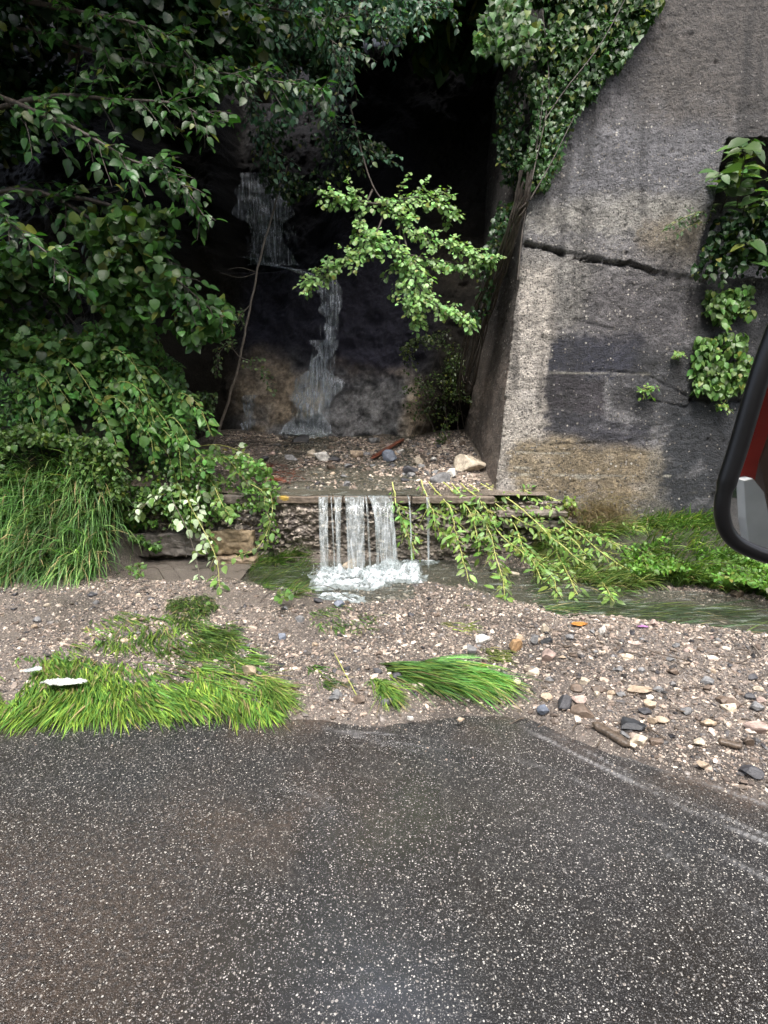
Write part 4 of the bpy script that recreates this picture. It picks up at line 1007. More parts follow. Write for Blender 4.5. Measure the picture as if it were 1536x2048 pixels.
P, D, Nn, L = leaves_on(st_, 0.045, r, 0.15, tilt=(-0.1, -0.5, 0.8), spread=0.06)
m_ = mass([(1420, 440), (1600, 380), (1640, 560), (1440, 560), (1395, 540)], 800, 6.1, 6.8, r, seed=69)
plant('elder_shrub', 'large leaved shrub growing out of the recess at the right edge', 'shrub', st_[0][0], st_, [taper(q, 0.008, 0.003) for q in st_], [leaves(P, D, Nn, L, 'ovate', leafcols(len(P), (0.06, 0.115, 0.035), r=r)), leaves(m_, rand_dir(len(m_), r, (-0.1, -0.3, -0.7)), rand_dir(len(m_), r, (0, -0.6, 0.7), 0.4), 0.08*r.uniform(0.6, 1.3, len(m_)), 'ovate', leafcols(len(m_), DEEP, r=r))], M_bark)
st_ = [pxline([(1430, 420, 6.52), (1380, 430, 6.27), (1335, 455, 6.17)], 10), pxline([(1420, 440, 6.52), (1385, 450, 6.27), (1350, 470, 6.22)], 10)]
P, D, Nn, L = leaves_on(st_+twigs_on(st_[0], 12, 0.2, r, 0.4), 0.025, r, 0.05)
plant('fern_frond', 'feathery spray reaching left from the recess over the concrete', 'frond', st_[0][0], st_, [taper(q, 0.004, 0.001) for q in st_], [leaves(P, D, Nn, L, 'narrow', leafcols(len(P), (0.05, 0.09, 0.035), r=r))], M_twig)
for (a, b, lab) in ((1345, 715, 'small green weed rooted in the middle of the concrete wall'), (1283, 785, 'tiny weed sprout on the dark stained concrete'), (1435, 815, 'small trailing weed under the leafy vine')):
    r = np.random.default_rng(a); x_, z_ = onface(a, b); p0 = np.array([x_, YF(0, z_)-0.02, z_]); st_ = [smoothline([p0, p0+np.array([r.uniform(-0.06, 0.08), -0.06, 0.03]), p0+np.array([r.uniform(-0.12, 0.16), -0.09, r.uniform(-0.08, 0.1)])], 8) for _ in range(5)]
    P, D, Nn, L = leaves_on(st_, 0.02, r, 0.04)
    plant('weed', lab, 'weed', p0, st_, [0.0015]*5, [leaves(P, D, Nn, L, 'ovate', leafcols(len(P), BRIGHT, r=r))], M_twig)

# --- fallen willow branches over the low wall, right
r = np.random.default_rng(70)
WP = [([(960, 966, 6.32), (1040, 1010, 5.92), (1110, 1070, 5.62), (1170, 1125, 5.42), (1215, 1170, 5.27), (1235, 1205, 5.17)], 'longest willow shoot reaching over the flooded channel'),
      ([(905, 968, 6.22), (955, 1030, 5.87), (985, 1095, 5.62), (1005, 1150, 5.42), (1012, 1200, 5.22)], 'willow shoot hanging straight down between two others'),
      ([(860, 965, 6.22), (890, 1010, 5.87), (912, 1070, 5.72), (935, 1160, 5.57)], 'thin willow shoot ending in a leaf tuft by the pool'),
      ([(1000, 968, 6.32), (1090, 1010, 6.02), (1180, 1060, 5.82), (1270, 1100, 5.62)], 'upper willow shoot lying along the foot of the concrete'),
      ([(780, 965, 6.12), (795, 1010, 5.87), (815, 1050, 5.82), (832, 1105, 5.77)], 'short willow shoot right beside the widest water strand'),
      ([(845, 960, 6.12), (860, 1020, 5.87), (885, 1060, 5.82), (905, 1090, 5.77)], 'curved willow shoot beside the thin water thread'),
      ([(980, 966, 6.32), (1060, 1030, 5.92), (1120, 1110, 5.62), (1150, 1190, 5.32)], 'willow shoot lying between the longest and upper shoots'),
      ([(940, 968, 6.27), (1010, 1015, 5.92), (1080, 1055, 5.77), (1130, 1100, 5.62)], 'leafy willow shoot resting on the wall corner'),
      ([(1030, 970, 6.32), (1110, 1000, 6.12), (1190, 1040, 5.97), (1210, 1110, 5.82)], 'willow shoot curving past the dry grass clump')]
WP += [([(925, 968, 6.25), (960, 1000, 5.95), (1000, 1060, 5.8), (1060, 1110, 5.5), (1075, 1160, 5.3)], 'willow shoot bending back toward the wall in the middle'),
      ([(1010, 966, 6.3), (1060, 990, 6.1), (1150, 1060, 5.8), (1230, 1120, 5.4), (1290, 1165, 5.1)], 'willow shoot with its tip in the right hand grass'),
      ([(990, 972, 6.3), (1030, 1050, 5.9), (1050, 1100, 5.6), (1100, 1145, 5.3), (1110, 1185, 5.1)], 'broken willow shoot crossing under the others'),
      ([(1060, 985, 6.3), (1100, 1040, 6.0), (1160, 1085, 5.7), (1185, 1140, 5.4), (1250, 1150, 5.2)], 'crooked willow shoot below the dry grass clump'),
      ([(880, 966, 6.25), (935, 1005, 5.95), (960, 1060, 5.8), (955, 1110, 5.7)], 'short sagging willow shoot against the layered stones')]
for pts, lab in WP:
    q = pxline(pts, 26); q[:, 2] -= 0.05*np.sin(np.linspace(0, math.pi, 26))*r.uniform(0, 1.2); q[:, 0] += 0.05*vnoise(np.linspace(0, 3, 26), r.uniform(0, 99)+np.zeros(26)); q += 0.01*np.stack([vnoise(np.arange(26)*0.6, r.uniform(0, 99)+0*np.arange(26), seed=k) for k in range(3)], -1)
    tw = twigs_on(q, 15, 0.26, r, 0.35, out=(0.1, -0.3, -0.1), t0=0.08)
    P, D, Nn, L = leaves_on(tw+[q[5:]], 0.030, r, 0.06, tilt=(0, -0.5, 0.8), spread=0.05, Lvar=0.5)
    plant('willow_branch', lab, 'branch', q[0], [q]+tw, [taper(q, 0.009, 0.004)]+[taper(t_, 0.003, 0.001) for t_ in tw], [leaves(P, D, Nn, L, 'narrow', leafcols(len(P), (0.15, 0.26, 0.06), yellow=0.25, r=r))], M_twig, 'fallen willow branches over the wall')
# --- fallen branches with pale undersides, left
WL = [([(330, 950, 6.09), (345, 1000, 5.74), (375, 1060, 5.64), (395, 1130, 5.49), (405, 1200, 5.19), (408, 1255, 4.89)], 'pale leaved bindweed strand hanging to the left puddle', 0.7),
      ([(420, 905, 6.12), (395, 980, 5.79), (405, 1050, 5.69), (418, 1110, 5.59)], 'pale leaved strand before the ochre stone block', 0.6),
      ([(400, 940, 6.19), (330, 990, 5.79), (290, 1010, 5.69), (262, 1025, 5.69)], 'short pale strand trailing left along the wall', 0.6),
      ([(410, 925, 6.32), (450, 915, 6.19), (490, 960, 5.89), (530, 990, 5.74), (535, 1060, 5.69)], 'green strand arching over the wall left of the falls', 0.0),
      ([(380, 930, 6.32), (420, 960, 5.99), (440, 1000, 5.74), (455, 1030, 5.69)], 'leafy strand draped in the middle of the left wall', 0.1),
      ([(360, 900, 6.42), (440, 890, 6.32), (510, 925, 6.09), (545, 1010, 5.79), (520, 1090, 5.59), (470, 1115, 5.49)], 'thin bare looping strand right of the left wall', 0.1),
      ([(340, 940, 6.12), (380, 1010, 5.69), (430, 1110, 5.39), (440, 1190, 5.09)], 'green strand reaching down past the puddle', 0.2)]
for pts, lab, pl in WL:
    q = pxline(pts, 26); tw = twigs_on(q, 13, 0.2, r, 0.8, out=(0, -0.3, 0), t0=0.1)
    P, D, Nn, L = leaves_on(tw, 0.030, r, 0.066, spread=0.04)
    lc = leafcols(len(P), (0.11, 0.19, 0.05), r=r); mm = r.random(len(P)) < pl; lc[mm] = np.array([0.42, 0.52, 0.34])*r.uniform(0.7, 1.2, (mm.sum(), 1))
    plant('fallen_branch', lab, 'branch', q[0], [q]+tw, [taper(q, 0.005, 0.0025)]+[taper(t_, 0.0018, 0.001) for t_ in tw], [leaves(P, D, Nn, L, 'ovate', lc)], M_twig if pl < 0.5 else M_vine, 'fallen branches over the left wall')
bush('creeping_plant', 'leafy ground plant spilling over the left end of the wall', [(250, 960), (380, 910), (520, 910), (560, 960), (540, 1010), (450, 1040), (330, 1040), (260, 1060)], 2200, 5.8, 6.2, 0.048, 'ovate', (0.09, 0.18, 0.04), 16, 71, thr=0.0, clump=3, cat='plant')
bush('trailing_plant', 'green trailing plant hanging over the left end of the low wall', [(230, 960), (330, 960), (400, 1000), (380, 1060), (300, 1090), (250, 1060)], 1300, 5.75, 5.95, 0.05, 'ovate', (0.08, 0.16, 0.04), 8, 75, thr=0.0, clump=4, cat='plant')
bush('waterside_plant', 'small plant growing against the wall left of the falls', [(520, 1015), (550, 1020), (560, 1080), (525, 1100)], 90, 5.84, 5.92, 0.045, 'ovate', BRIGHT, 6, 72, cat='plant', thr=-0.5, edge=6)

# ------------------------------------------------------------------ grass
def blades(bases, L, width, dirs, lift, bend, cols, nseg=4, r=rng):
    """curved tapering blades; dirs (n,3) horizontal lean direction, lift initial upward part"""
    n = len(bases); t = np.linspace(0, 1, nseg+1)
    d0 = np.array(dirs, float); d0 /= np.linalg.norm(d0, axis=1)[:, None]+1e-9
    up = np.array([0, 0, 1.0]); s = np.cross(d0, up); s /= np.linalg.norm(s, axis=1)[:, None]+1e-9
    a0 = lift[:, None]; a = a0-bend[:, None]*t[None]          # elevation angle along blade
    st = np.cumsum(np.concatenate([np.zeros((n, 1)), np.cos(a[:, :-1])], 1), 1)/nseg; sz = np.cumsum(np.concatenate([np.zeros((n, 1)), np.sin(a[:, :-1])], 1), 1)/nseg
    c = bases[:, None]+L[:, None, None]*(st[..., None]*d0[:, None]+sz[..., None]*up)
    w_ = width[:, None]*np.array([0.8, 1.0, 0.85, 0.55, 0.06])[None]
    tw = r.normal(size=(n, 1))*0.6; side = s*np.cos(tw)+up*np.sin(tw)
    Lf = c+side[:, None]*w_[..., None]/2; R = c-side[:, None]*w_[..., None]/2
    V = np.stack([Lf, R], 2).reshape(n, -1, 3)
    f = np.array([[2*i, 2*i+1, 2*i+3, 2*i+2] for i in range(nseg)])
    F = f[None]+(np.arange(n)*(2*(nseg+1)))[:, None, None]
    return V.reshape(-1, 3), F.reshape(-1, 4), np.repeat(cols, 2*(nseg+1), 0)
def ground_pts(poly, n, r, seed=0, edge=15, thr=-0.3, clump=3, zf=zt, zref=0.05, fl_=(0.3, -0.95)):
    P = np.array(poly, float); lo, hi = P.min(0), P.max(0); out = []; tot = 0
    while tot < n:
        px = r.uniform(lo[0]-edge, hi[0]+edge, n*3); py = r.uniform(lo[1]-edge, hi[1]+edge, n*3)
        m = inpoly(px+edge*fbm(px/25, py/25, seed=seed), py+edge*fbm(px/25, py/25, seed=seed+9), P); px, py = px[m], py[m]
        u = (px-768)/FPX; v = (1024-py)/FPX; dy = cP+v*sP; dz = -sP+v*cP
        z = np.full(px.shape, zref)
        for _ in range(5): t = (z-H)/dz; z = zf(u*t, dy*t)
        q = np.stack([u*t, dy*t, z], -1)
        # even out density on the ground
        q = q[r.random(len(q)) < np.clip((q[:, 1]/5.5)**3, 0.1, 1)]
        fa, fb = q[:, 0]*fl_[0]+q[:, 1]*fl_[1], q[:, 0]*fl_[1]-q[:, 1]*fl_[0]
        q = q[0.65*fbm(fa*1.6, fb*6, seed=seed+5)+0.5*fbm(q[:, 0]*clump, q[:, 1]*clump, seed=seed+6) > thr]; out.append(q); tot += len(q)
    return np.concatenate(out)[:n]
GC = (0.075, 0.155, 0.035); GY = (0.22, 0.29, 0.06); GD = (0.045, 0.09, 0.025)
def gcols(n, r, mix=0.4, base=GC, ye=GY):
    k = (r.random((n, 1)) < mix)*r.random((n, 1)); c = np.array(base)*(1-k)+np.array(ye)*k; dd = (r.random((n, 1)) < 0.08); c = np.where(dd, np.array([0.27, 0.22, 0.11]), c)

    return np.clip(c*(1+0.28*r.normal(size=(n, 1))), 0.01, 0.5)
def grass(name, label, poly, n, L, flow, seed, lift=(0.1, 0.5), bend=(0.2, 0.7), width=0.0075, mix=0.4, base=GC, ye=GY, spread=0.25, cat='grass', kind='stuff', thr=-0.3, edge=15, clump=3, group=None):
    r = np.random.default_rng(seed); q = ground_pts(poly, n, r, seed, edge, thr, clump, fl_=flow)
    # neighbouring blades share a lean: the flow bends in sheaves
    a = 0.7*fbm(q[:, 0]*3.5, q[:, 1]*3.5, seed=seed+2)
    fx_, fy_ = flow; dx = fx_*np.cos(a)-fy_*np.sin(a); dy = fx_*np.sin(a)+fy_*np.cos(a)
    D = np.stack([dx, dy, 0*dx], -1)+r.normal(size=(n, 3))*spread*np.array([1, 1, 0])
    V, F, c = blades(q-np.array([0, 0, 0.01]), L*r.uniform(0.5, 1.2, n), width*r.uniform(0.6, 1.3, n), D, r.uniform(*lift, n), r.uniform(*bend, n), gcols(n, r, mix, base, ye)*np.clip(1+0.9*fbm((q[:, 0]*fy_-q[:, 1]*fx_)*9, (q[:, 0]*fx_+q[:, 1]*fy_)*2, seed=seed+8), 0.3, 1.8)[:, None], r=r)
    o = mk(name, V, F, M_grass, None, col=c); return tag(o, label, cat, group, kind)
# long grass cascading down the left bank
r = np.random.default_rng(80); n = 7000
bx_ = r.uniform(-5.4, -2.85, n); by_ = r.uniform(5.25, 6.02, n); bz_ = zt(bx_, by_); q = np.stack([bx_, by_, bz_], -1)
a = 0.5*fbm(bx_*2.5, by_*2.5, seed=81)
D = np.stack([0.15+np.sin(a), -np.cos(a), 0*a], -1)+r.normal(size=(n, 3))*np.array([0.38, 0.38, 0])
V, F, c = blades(q, 0.50*r.uniform(0.35, 1.5, n), 0.011*r.uniform(0.6, 1.4, n), D, r.uniform(0.1, 1.35, n), r.uniform(0.8, 3.0, n), gcols(n, r, 0.4, (0.075, 0.165, 0.045), (0.22, 0.32, 0.10))*np.clip(1+1.0*fbm(bx_*6, by_*3, seed=82), 0.3, 1.9)[:, None], r=r)
tag(mk('grass', V, F, M_grass, None, col=c), 'long arching grass cascading down the left bank', 'grass', kind='stuff')
# flattened sheets of grass
FD = (0.30, -0.95)
grass('grass', 'flattened bright grass along the left road edge', [(-60, 1330), (120, 1300), (250, 1320), (420, 1330), (520, 1390), (560, 1425), (430, 1415), (200, 1425), (-60, 1430)], 5600, 0.25, (0.5, -0.88), 82, mix=0.7, thr=-0.3, base=(0.085, 0.19, 0.04), ye=(0.26, 0.36, 0.06), lift=(0.0, 0.25), bend=(0.05, 0.35), width=0.010, spread=0.16)
grass('grass', 'flattened grass tongues on the left gravel bar', [(200, 1225), (320, 1225), (450, 1250), (520, 1340), (540, 1400), (380, 1370), (200, 1330), (60, 1320)], 2600, 0.27, (0.6, -0.8), 83, mix=0.6, thr=-0.2, base=(0.08, 0.17, 0.04), ye=(0.24, 0.33, 0.06), lift=(0.0, 0.22), bend=(0.05, 0.3), width=0.010, spread=0.16)
grass('grass', 'dark wet grass below the hanging pale strands', [(330, 1190), (430, 1190), (460, 1260), (470, 1330), (380, 1290)], 1500, 0.24, (0.5, -0.85), 84, mix=0.25, base=(0.06, 0.11, 0.03))
grass('grass', 'grass combed flat left of the splash pool', [(480, 1100), (600, 1105), (625, 1150), (590, 1190), (500, 1165)], 3000, 0.24, (0.9, -0.5), 85, mix=0.4, width=0.007, thr=-0.6, lift=(0.1, 0.9))
grass('grass', 'submerged grass streaming along the flooded channel', [(1030, 1165), (1150, 1180), (1350, 1200), (1560, 1225), (1560, 1275), (1300, 1240), (1080, 1225)], 2600, 0.32, (1.0, -0.12), 86, lift=(0.1, 0.35), mix=0.2, base=(0.04, 0.085, 0.03), thr=-0.1)
grass('grass', 'matted grass under the fallen willow branches', [(1010, 1080), (1130, 1050), (1290, 1080), (1330, 1150), (1230, 1185), (1060, 1150)], 6500, 0.26, (0.6, -0.7), 87, lift=(0.2, 1.35), bend=(0.4, 1.8), thr=-0.7, width=0.010, mix=0.45, base=(0.09, 0.17, 0.04), ye=(0.28, 0.30, 0.09))
grass('grass', 'green grass and weeds at the foot of the concrete wall on the right', [(1260, 1100), (1400, 1095), (1600, 1120), (1600, 1230), (1450, 1180), (1300, 1160)], 8000, 0.27, (0.1, -0.8), 88, width=0.011, thr=-0.9, lift=(0.8, 1.45), bend=(0.6, 1.8), mix=0.3, base=(0.075, 0.15, 0.035))
grass('grass', 'short wisps of drowned grass on the middle gravel bar', [(600, 1325), (650, 1330), (672, 1362), (640, 1372)], 260, 0.16, (0.6, -0.7), 89, mix=0.2, thr=-0.6, lift=(0.05, 0.3), edge=5)
grass('grass', 'drowned grass below the foam', [(610, 1215), (680, 1210), (760, 1230), (740, 1262), (640, 1258)], 420, 0.15, (0.4, -0.8), 90, mix=0.2, thr=-0.5, lift=(0.05, 0.5), edge=8)
grass('grass', 'thin grass in the wet patch right of the foam', [(800, 1200), (960, 1215), (940, 1270), (830, 1260)], 320, 0.13, (0.8, -0.5), 91, mix=0.4, base=(0.09, 0.10, 0.035), thr=0.0, lift=(0.05, 0.3))
grass('grass_tuft', 'large green grass tuft bent to the right over the road edge', [(750, 1325), (870, 1315), (965, 1330), (985, 1350), (900, 1370), (800, 1362)], 1300, 0.36, (0.75, -0.75), 92, mix=0.5, lift=(0.05, 0.45), bend=(0.2, 0.8), spread=0.15, thr=-0.9, edge=6, width=0.009, kind='thing', cat='grass tuft', base=(0.10, 0.24, 0.06))
grass('grass_tuft', 'narrow yellow green grass tuft between gravel and asphalt', [(500, 1350), (540, 1350), (570, 1390), (540, 1400)], 500, 0.26, (0.55, -0.75), 93, mix=0.8, thr=-0.9, edge=4, width=0.007, kind='thing', cat='grass tuft')
grass('grass_tuft', 'small grass tuft left of the large bent one', [(735, 1355), (760, 1355), (790, 1385), (770, 1395)], 330, 0.22, (0.5, -0.8), 94, mix=0.6, thr=-0.9, edge=4, width=0.007, kind='thing', cat='grass tuft')
grass('grass_tuft', 'dull grass tuft on the crest of the right gravel fan', [(960, 1290), (1010, 1295), (1015, 1325), (970, 1325)], 260, 0.12, (0.5, -0.7), 95, mix=0.5, thr=-0.9, edge=6, kind='thing', cat='grass tuft', base=(0.09, 0.11, 0.035))
# dry brown clump on the wall foot
r = np.random.default_rng(96); n = 2800; c0 = PY(1200, 1030, 5.98); q = c0+r.normal(size=(n, 3))*np.array([0.17, 0.06, 0.11])
an = r.uniform(0, 6.28, n); D = np.stack([np.cos(an), -np.abs(np.sin(an)), 0*an], -1)
V, F, c = blades(q, 0.18*r.uniform(0.5, 1.3, n), np.full(n, 0.003), D, r.uniform(-0.3, 1.2, n), r.uniform(0.5, 2.6, n), gcols(n, r, 0.6, (0.13, 0.09, 0.045), (0.24, 0.2, 0.10)), r=r)
tag(mk('dry_grass_clump', V, F, M_grass, None, col=c), 'dry brown grass clump against the foot of the concrete wall', 'grass clump')
# leafy weeds on the right strip
bush('weed_patch', 'low leafy weeds along the foot of the dark concrete on the right', [(1230, 1090), (1320, 1075), (1430, 1090), (1560, 1120), (1560, 1180), (1400, 1150), (1280, 1150)], 3000, 5.55, 6.05, 0.046, 'ovate', (0.09, 0.19, 0.03), 14, 97, thr=-0.1, clump=3, cat='weeds', nb=(0, -0.4, 0.85))
bush('weed_plant', 'bright light green weed sprouting above the willow tips', [(1125, 995), (1150, 990), (1150, 1030), (1120, 1035)], 50, 5.9, 6.0, 0.045, 'ovate', (0.17, 0.26, 0.05), 6, 98, thr=-0.9, edge=4, cat='weed')
bush('weed_plant', 'yellow green weed right of the dry grass clump', [(1240, 1040), (1300, 1045), (1290, 1080), (1220, 1085)], 140, 5.8, 6.0, 0.04, 'ovate', (0.16, 0.27, 0.05), 10, 99, thr=-0.9, edge=8, cat='weed')
bush('weed_plant', 'round leaved weed at the edge of the middle gravel bar', [(550, 1175), (585, 1180), (580, 1200), (555, 1200)], 26, 4.75, 4.85, 0.05, 'round', (0.10, 0.17, 0.045), 4, 100, thr=-0.9, edge=4, cat='weed')
bush('weed_plant', 'tiny weed clump by the left wall blocks', [(255, 1125), (295, 1125), (290, 1155), (260, 1155)], 60, 5.75, 5.85, 0.04, 'ovate', (0.10, 0.17, 0.05), 6, 101, thr=-0.9, edge=4, cat='weed')

# ------------------------------------------------------------------ canopy added above the frame to block sky light (shade trees)
def shade_tree(x, y, z, cx, cy, cz, rx, ry, rz, seed, label, n=8500):
    r = np.random.default_rng(seed); o = empty('shade_tree', (x, y, z), label, 'tree', 'shade trees added on the slope above the ravine')
    t = smoothline([(x, y, z), (x*0.7+cx*0.3, y*0.8+cy*0.2, z*0.5+cz*0.5), (cx, cy, cz)], 12)
    br = [smoothline([t[7], (t[9]+np.array([cx, cy, cz]))/2+r.normal(size=3)*0.5, np.array([cx, cy, cz])+r.normal(size=3)*np.array([rx, ry, rz])*0.5], 8) for _ in range(7)]
    V, F = tubes([t]+br, [taper(t, 0.2, 0.08)]+[taper(b, 0.05, 0.015) for b in br], 7); mk('trunk', V, F, M_bark, o)
    u = r.normal(size=(n*3, 3)); u /= np.linalg.norm(u, axis=1)[:, None]; p = u*r.random((n*3, 1))**0.4*np.array([rx, ry, rz])+np.array([cx, cy, cz])
    p = p[fbm(p[:, 0]*0.9, p[:, 1]*0.9, p[:, 2]*0.9, seed=seed) > -0.15][:n]
    V, F, c = leaves(p, rand_dir(len(p), r, (0, -0.3, -0.6)), rand_dir(len(p), r, (0, -0.2, 0.9), 0.5), 0.30*r.uniform(0.6, 1.3, len(p)), 'ovate', leafcols(len(p), DEEP, r=r))
    mk('crown', V, F, M_leaf, o, col=c)
shade_tree(-4.5, 9.5, 5.0, -3.8, 6.2, 7.9, 3.4, 2.7, 1.3, 201, 'added shade tree high on the left slope above the overhanging branches')
shade_tree(-6.2, 7.6, 3.2, -5.4, 5.0, 6.7, 2.3, 2.4, 1.2, 204, 'added shade tree on the far left slope leaning towards the road')
shade_tree(0.5, 10.5, 8.0, 0.0, 8.5, 7.3, 3.4, 1.3, 0.9, 202, 'added shade tree above the middle of the ravine')
shade_tree(4.5, 10.0, 8.0, 4.6, 8.0, 9.4, 3.2, 2.4, 1.3, 203, 'added shade tree above the concrete wall')
# unseen slope added across the road to block the low sky
xs = np.linspace(-60, 60, 120); ts = np.linspace(0, 1, 40); X, T_ = np.meshgrid(xs, ts, indexing='ij')
n_ = fbm(X*0.25, T_*6, o=5, seed=400)
o = mk('sky_block_slope', np.stack([X, -9-9*T_+1.2*n_, -0.1+14*T_**0.8+1.5*n_*(T_ > 0.02)], -1).reshape(-1, 3), gridf(120, 40), M_cliff, col=np.stack([0.03+0.01*n_, 0.05+0.02*n_, 0.02+0*n_], -1).reshape(-1, 3))
tag(o, 'unseen slope added across the road behind the viewpoint to block low sky', 'hillside', kind='structure')

# ------------------------------------------------------------------ water
# front falls: every strand a separate closed ribbon, wider than thick, following its parabola
def fall(name, label, top, bot, throw=0.42, rag=0.006, thick=0.016, zb=0.04, nv=40):
    """top/bot: (px_left, px_right)"""
    xt0, xt1 = [PY(px, 992, WALL_Y-0.05)[0] for px in top]; xb0, xb1 = [PY(px, 1145, WALL_Y-0.05-throw)[0] for px in bot]
    t = np.linspace(0, 1, nv); z = (CAPZ+0.008)-(CAPZ+0.008-zb)*t**1.0
    fallt = np.sqrt(np.clip((CAPZ+0.008-z)/(CAPZ+0.008-zb), 0, 1)); y = WALL_Y-0.05-throw*fallt
    y[0] = WALL_Y+0.02; ns_ = 40
    th = np.linspace(0, 2*math.pi, ns_, endpoint=False); cx_ = 0.5*(1+np.cos(th))
    X0 = xt0+(xb0-xt0)*fallt; X1 = xt1+(xb1-xt1)*fallt
    xx = X0[:, None]*(1-cx_)+X1[:, None]*cx_
    yy = y[:, None]-thick*np.sin(th)[None]*(0.6+0.4*fallt[:, None])
    fl_ = fbm(xx*60, z[:, None]*4+0*xx, seed=int(top[0]), o=3); yy += 0.006*fl_; xx += rag*0.7*fbm(xx*0+top[0], z[:, None]*14+th[None]*0.6, seed=int(top[1]))
    V = np.stack([xx, yy, z[:, None]+0*xx], -1).reshape(-1, 3)
    i = np.arange(nv*ns_).reshape(nv, ns_); j = np.roll(i, -1, 1); F = np.stack([i[:-1], i[1:], j[1:], j[:-1]], -1).reshape(-1, 4)
    o = mk(name, V, F, M_fall, None, col=None)
    return tag(o, label, 'water', 'strands of the front waterfall')
fall('water_strand', 'leftmost narrow strand of falling water', (636, 656), (641, 657))
fall('water_strand', 'thin strand tapering to a thread, second from the left', (667, 684), (674, 681))
fall('water_strand', 'middle broad strand of falling water behind the peach rock', (689, 728), (696, 730))
fall('water_strand', 'widest rightmost strand slanting right as it falls', (734, 776), (764, 798))
fall('water_thread', 'thin thread of water apart on the right', (852, 858), (854, 859), thick=0.005, throw=0.2, rag=0.004)
for a_, b_, lab in ((730, 733, 'thread of water just right of the middle broad strand'), (745, 750, 'thread of water touching the widest strand from the left'), (660, 662, 'thread of water just right of the leftmost strand'), (780, 783, 'thread of water along the right side of the widest strand'), (815, 817, 'faint thread halfway to the lone thread on the right')):
    fall('water_thread', lab, (a_, b_), (a_+8, b_+9), thick=0.004, throw=0.36, rag=0.01)
# splash and foam
FY = WALL_Y-0.48
def foam(name, label, poly, zc, amp, seed):
    P = np.array([G(px, py, zc)[:2] for px, py in poly]); lo, hi = P.min(0)-0.03, P.max(0)+0.03
    nx_, ny_ = int((hi[0]-lo[0])/0.008), int((hi[1]-lo[1])/0.008)
    X, Yy = np.meshgrid(np.linspace(lo[0], hi[0], nx_), np.linspace(lo[1], hi[1], ny_), indexing='ij')
    m = inpoly(X+0.09*fbm(X*9, Yy*9, seed=seed), Yy+0.10*fbm(X*9, Yy*9, seed=seed+4), P)
    dd = dist_poly(X, Yy, np.vstack([P, P[:1]]))
    h = zc-0.01+(amp*np.abs(fbm(X*11, Yy*14, o=4, seed=seed+7, g=0.65))*2.2+0.015)*sst(0, 0.09, dd)
    for px in (650, 678, 712, 782):
        c_ = PY(px, 1150, FY); h += 0.045*np.exp(-(((X-c_[0])/0.05)**2+((Yy-FY)/0.07)**2))*(amp > 0.03)
    F = gridf(nx_, ny_); keep = m.ravel()[F].all(1)
    F = F[keep]; used, inv = np.unique(F, return_inverse=True)
    V = np.stack([X, Yy, h], -1).reshape(-1, 3)[used]
    o = mk(name, V, inv.reshape(F.shape), M_foam); return tag(o, label, 'foam', kind='stuff')
foam('foam', 'white churned foam where the strands hit the pool', [(612, 1162), (640, 1134), (700, 1140), (765, 1126), (820, 1120), (850, 1130), (845, 1150), (862, 1176), (800, 1166), (750, 1184), (690, 1178), (625, 1180)], 0.045, 0.05, 301)
foam('foam', 'smaller patch of white foam below the pool', [(618, 1200), (640, 1184), (700, 1184), (750, 1196), (725, 1210), (650, 1210)], 0.04, 0.03, 305)
foam('foam', 'pale ripple foam at the foot of the thin thread', [(800, 1122), (840, 1112), (885, 1110), (905, 1118), (870, 1126), (830, 1130)], 0.05, 0.015, 309)
r = np.random.default_rng(310); n = 1500
ctr = r.choice(4, n); cx_ = np.array([PY(px, 1150, FY)[0] for px in (648, 678, 712, 784)])[ctr]
pp = np.stack([cx_+r.normal(size=n)*0.09, FY-0.03+r.normal(size=n)*0.09, 0.05+np.abs(r.normal(size=n))*0.05], -1)
V = ICO1[0][None]*(0.0015+0.004*r.random(n)**2)[:, None, None]+pp[:, None]; F = ICO1[1][None]+(np.arange(n)*len(ICO1[0]))[:, None, None]
tag(mk('spray', V.reshape(-1, 3), F.reshape(-1, 3), M_foam), 'spray droplets thrown up at the foot of the falls', 'spray', kind='stuff')
# stream surface in channel
xs = np.linspace(-1.4, 5.4, 560); ys = np.linspace(3.9, 6.03, 190); X, Yy = np.meshgrid(xs, ys, indexing='ij')
Z = 0.062-0.005*X.clip(0, 5)+0.006*fbm(X*5, Yy*14, o=4, seed=320)
o = mk('stream_water', np.stack([X, Yy, Z], -1).reshape(-1, 3), gridf(560, 190), M_stream); tag(o, 'shallow stream running along the foot of the wall to the right', 'stream', kind='structure')
xs = np.linspace(-3.1, -1.42, 80); ys = np.linspace(4.4, 6.0, 60); X, Yy = np.meshgrid(xs, ys, indexing='ij')
o = mk('puddle_water', np.stack([X, Yy, 0.064+0.002*fbm(X*6, Yy*6, seed=9)], -1).reshape(-1, 3), gridf(80, 60), M_muddy); tag(o, 'muddy puddle below the left wall blocks', 'puddle', kind='structure')
# thin water over the terrace
xs = np.linspace(-2.0, 0.7, 240); ys = np.linspace(WALL_Y-0.02, 8.9, 240); X, Yy = np.meshgrid(xs, ys, indexing='ij')
Z = CAPZ+0.008+0.18*(Yy-WALL_Y)+0.006*fbm(X*5, Yy*8, o=4, seed=322)+0.004
wid = sst(-2.1, -1.6, X)*sst(0.8, 0.3, X); Z = Z-(1-wid)*0.08
o = mk('shallow_water', np.stack([X, Yy, Z], -1).reshape(-1, 3), gridf(240, 240), M_stream); tag(o, 'shallow water sheeting over the terrace stones', 'water', kind='structure')
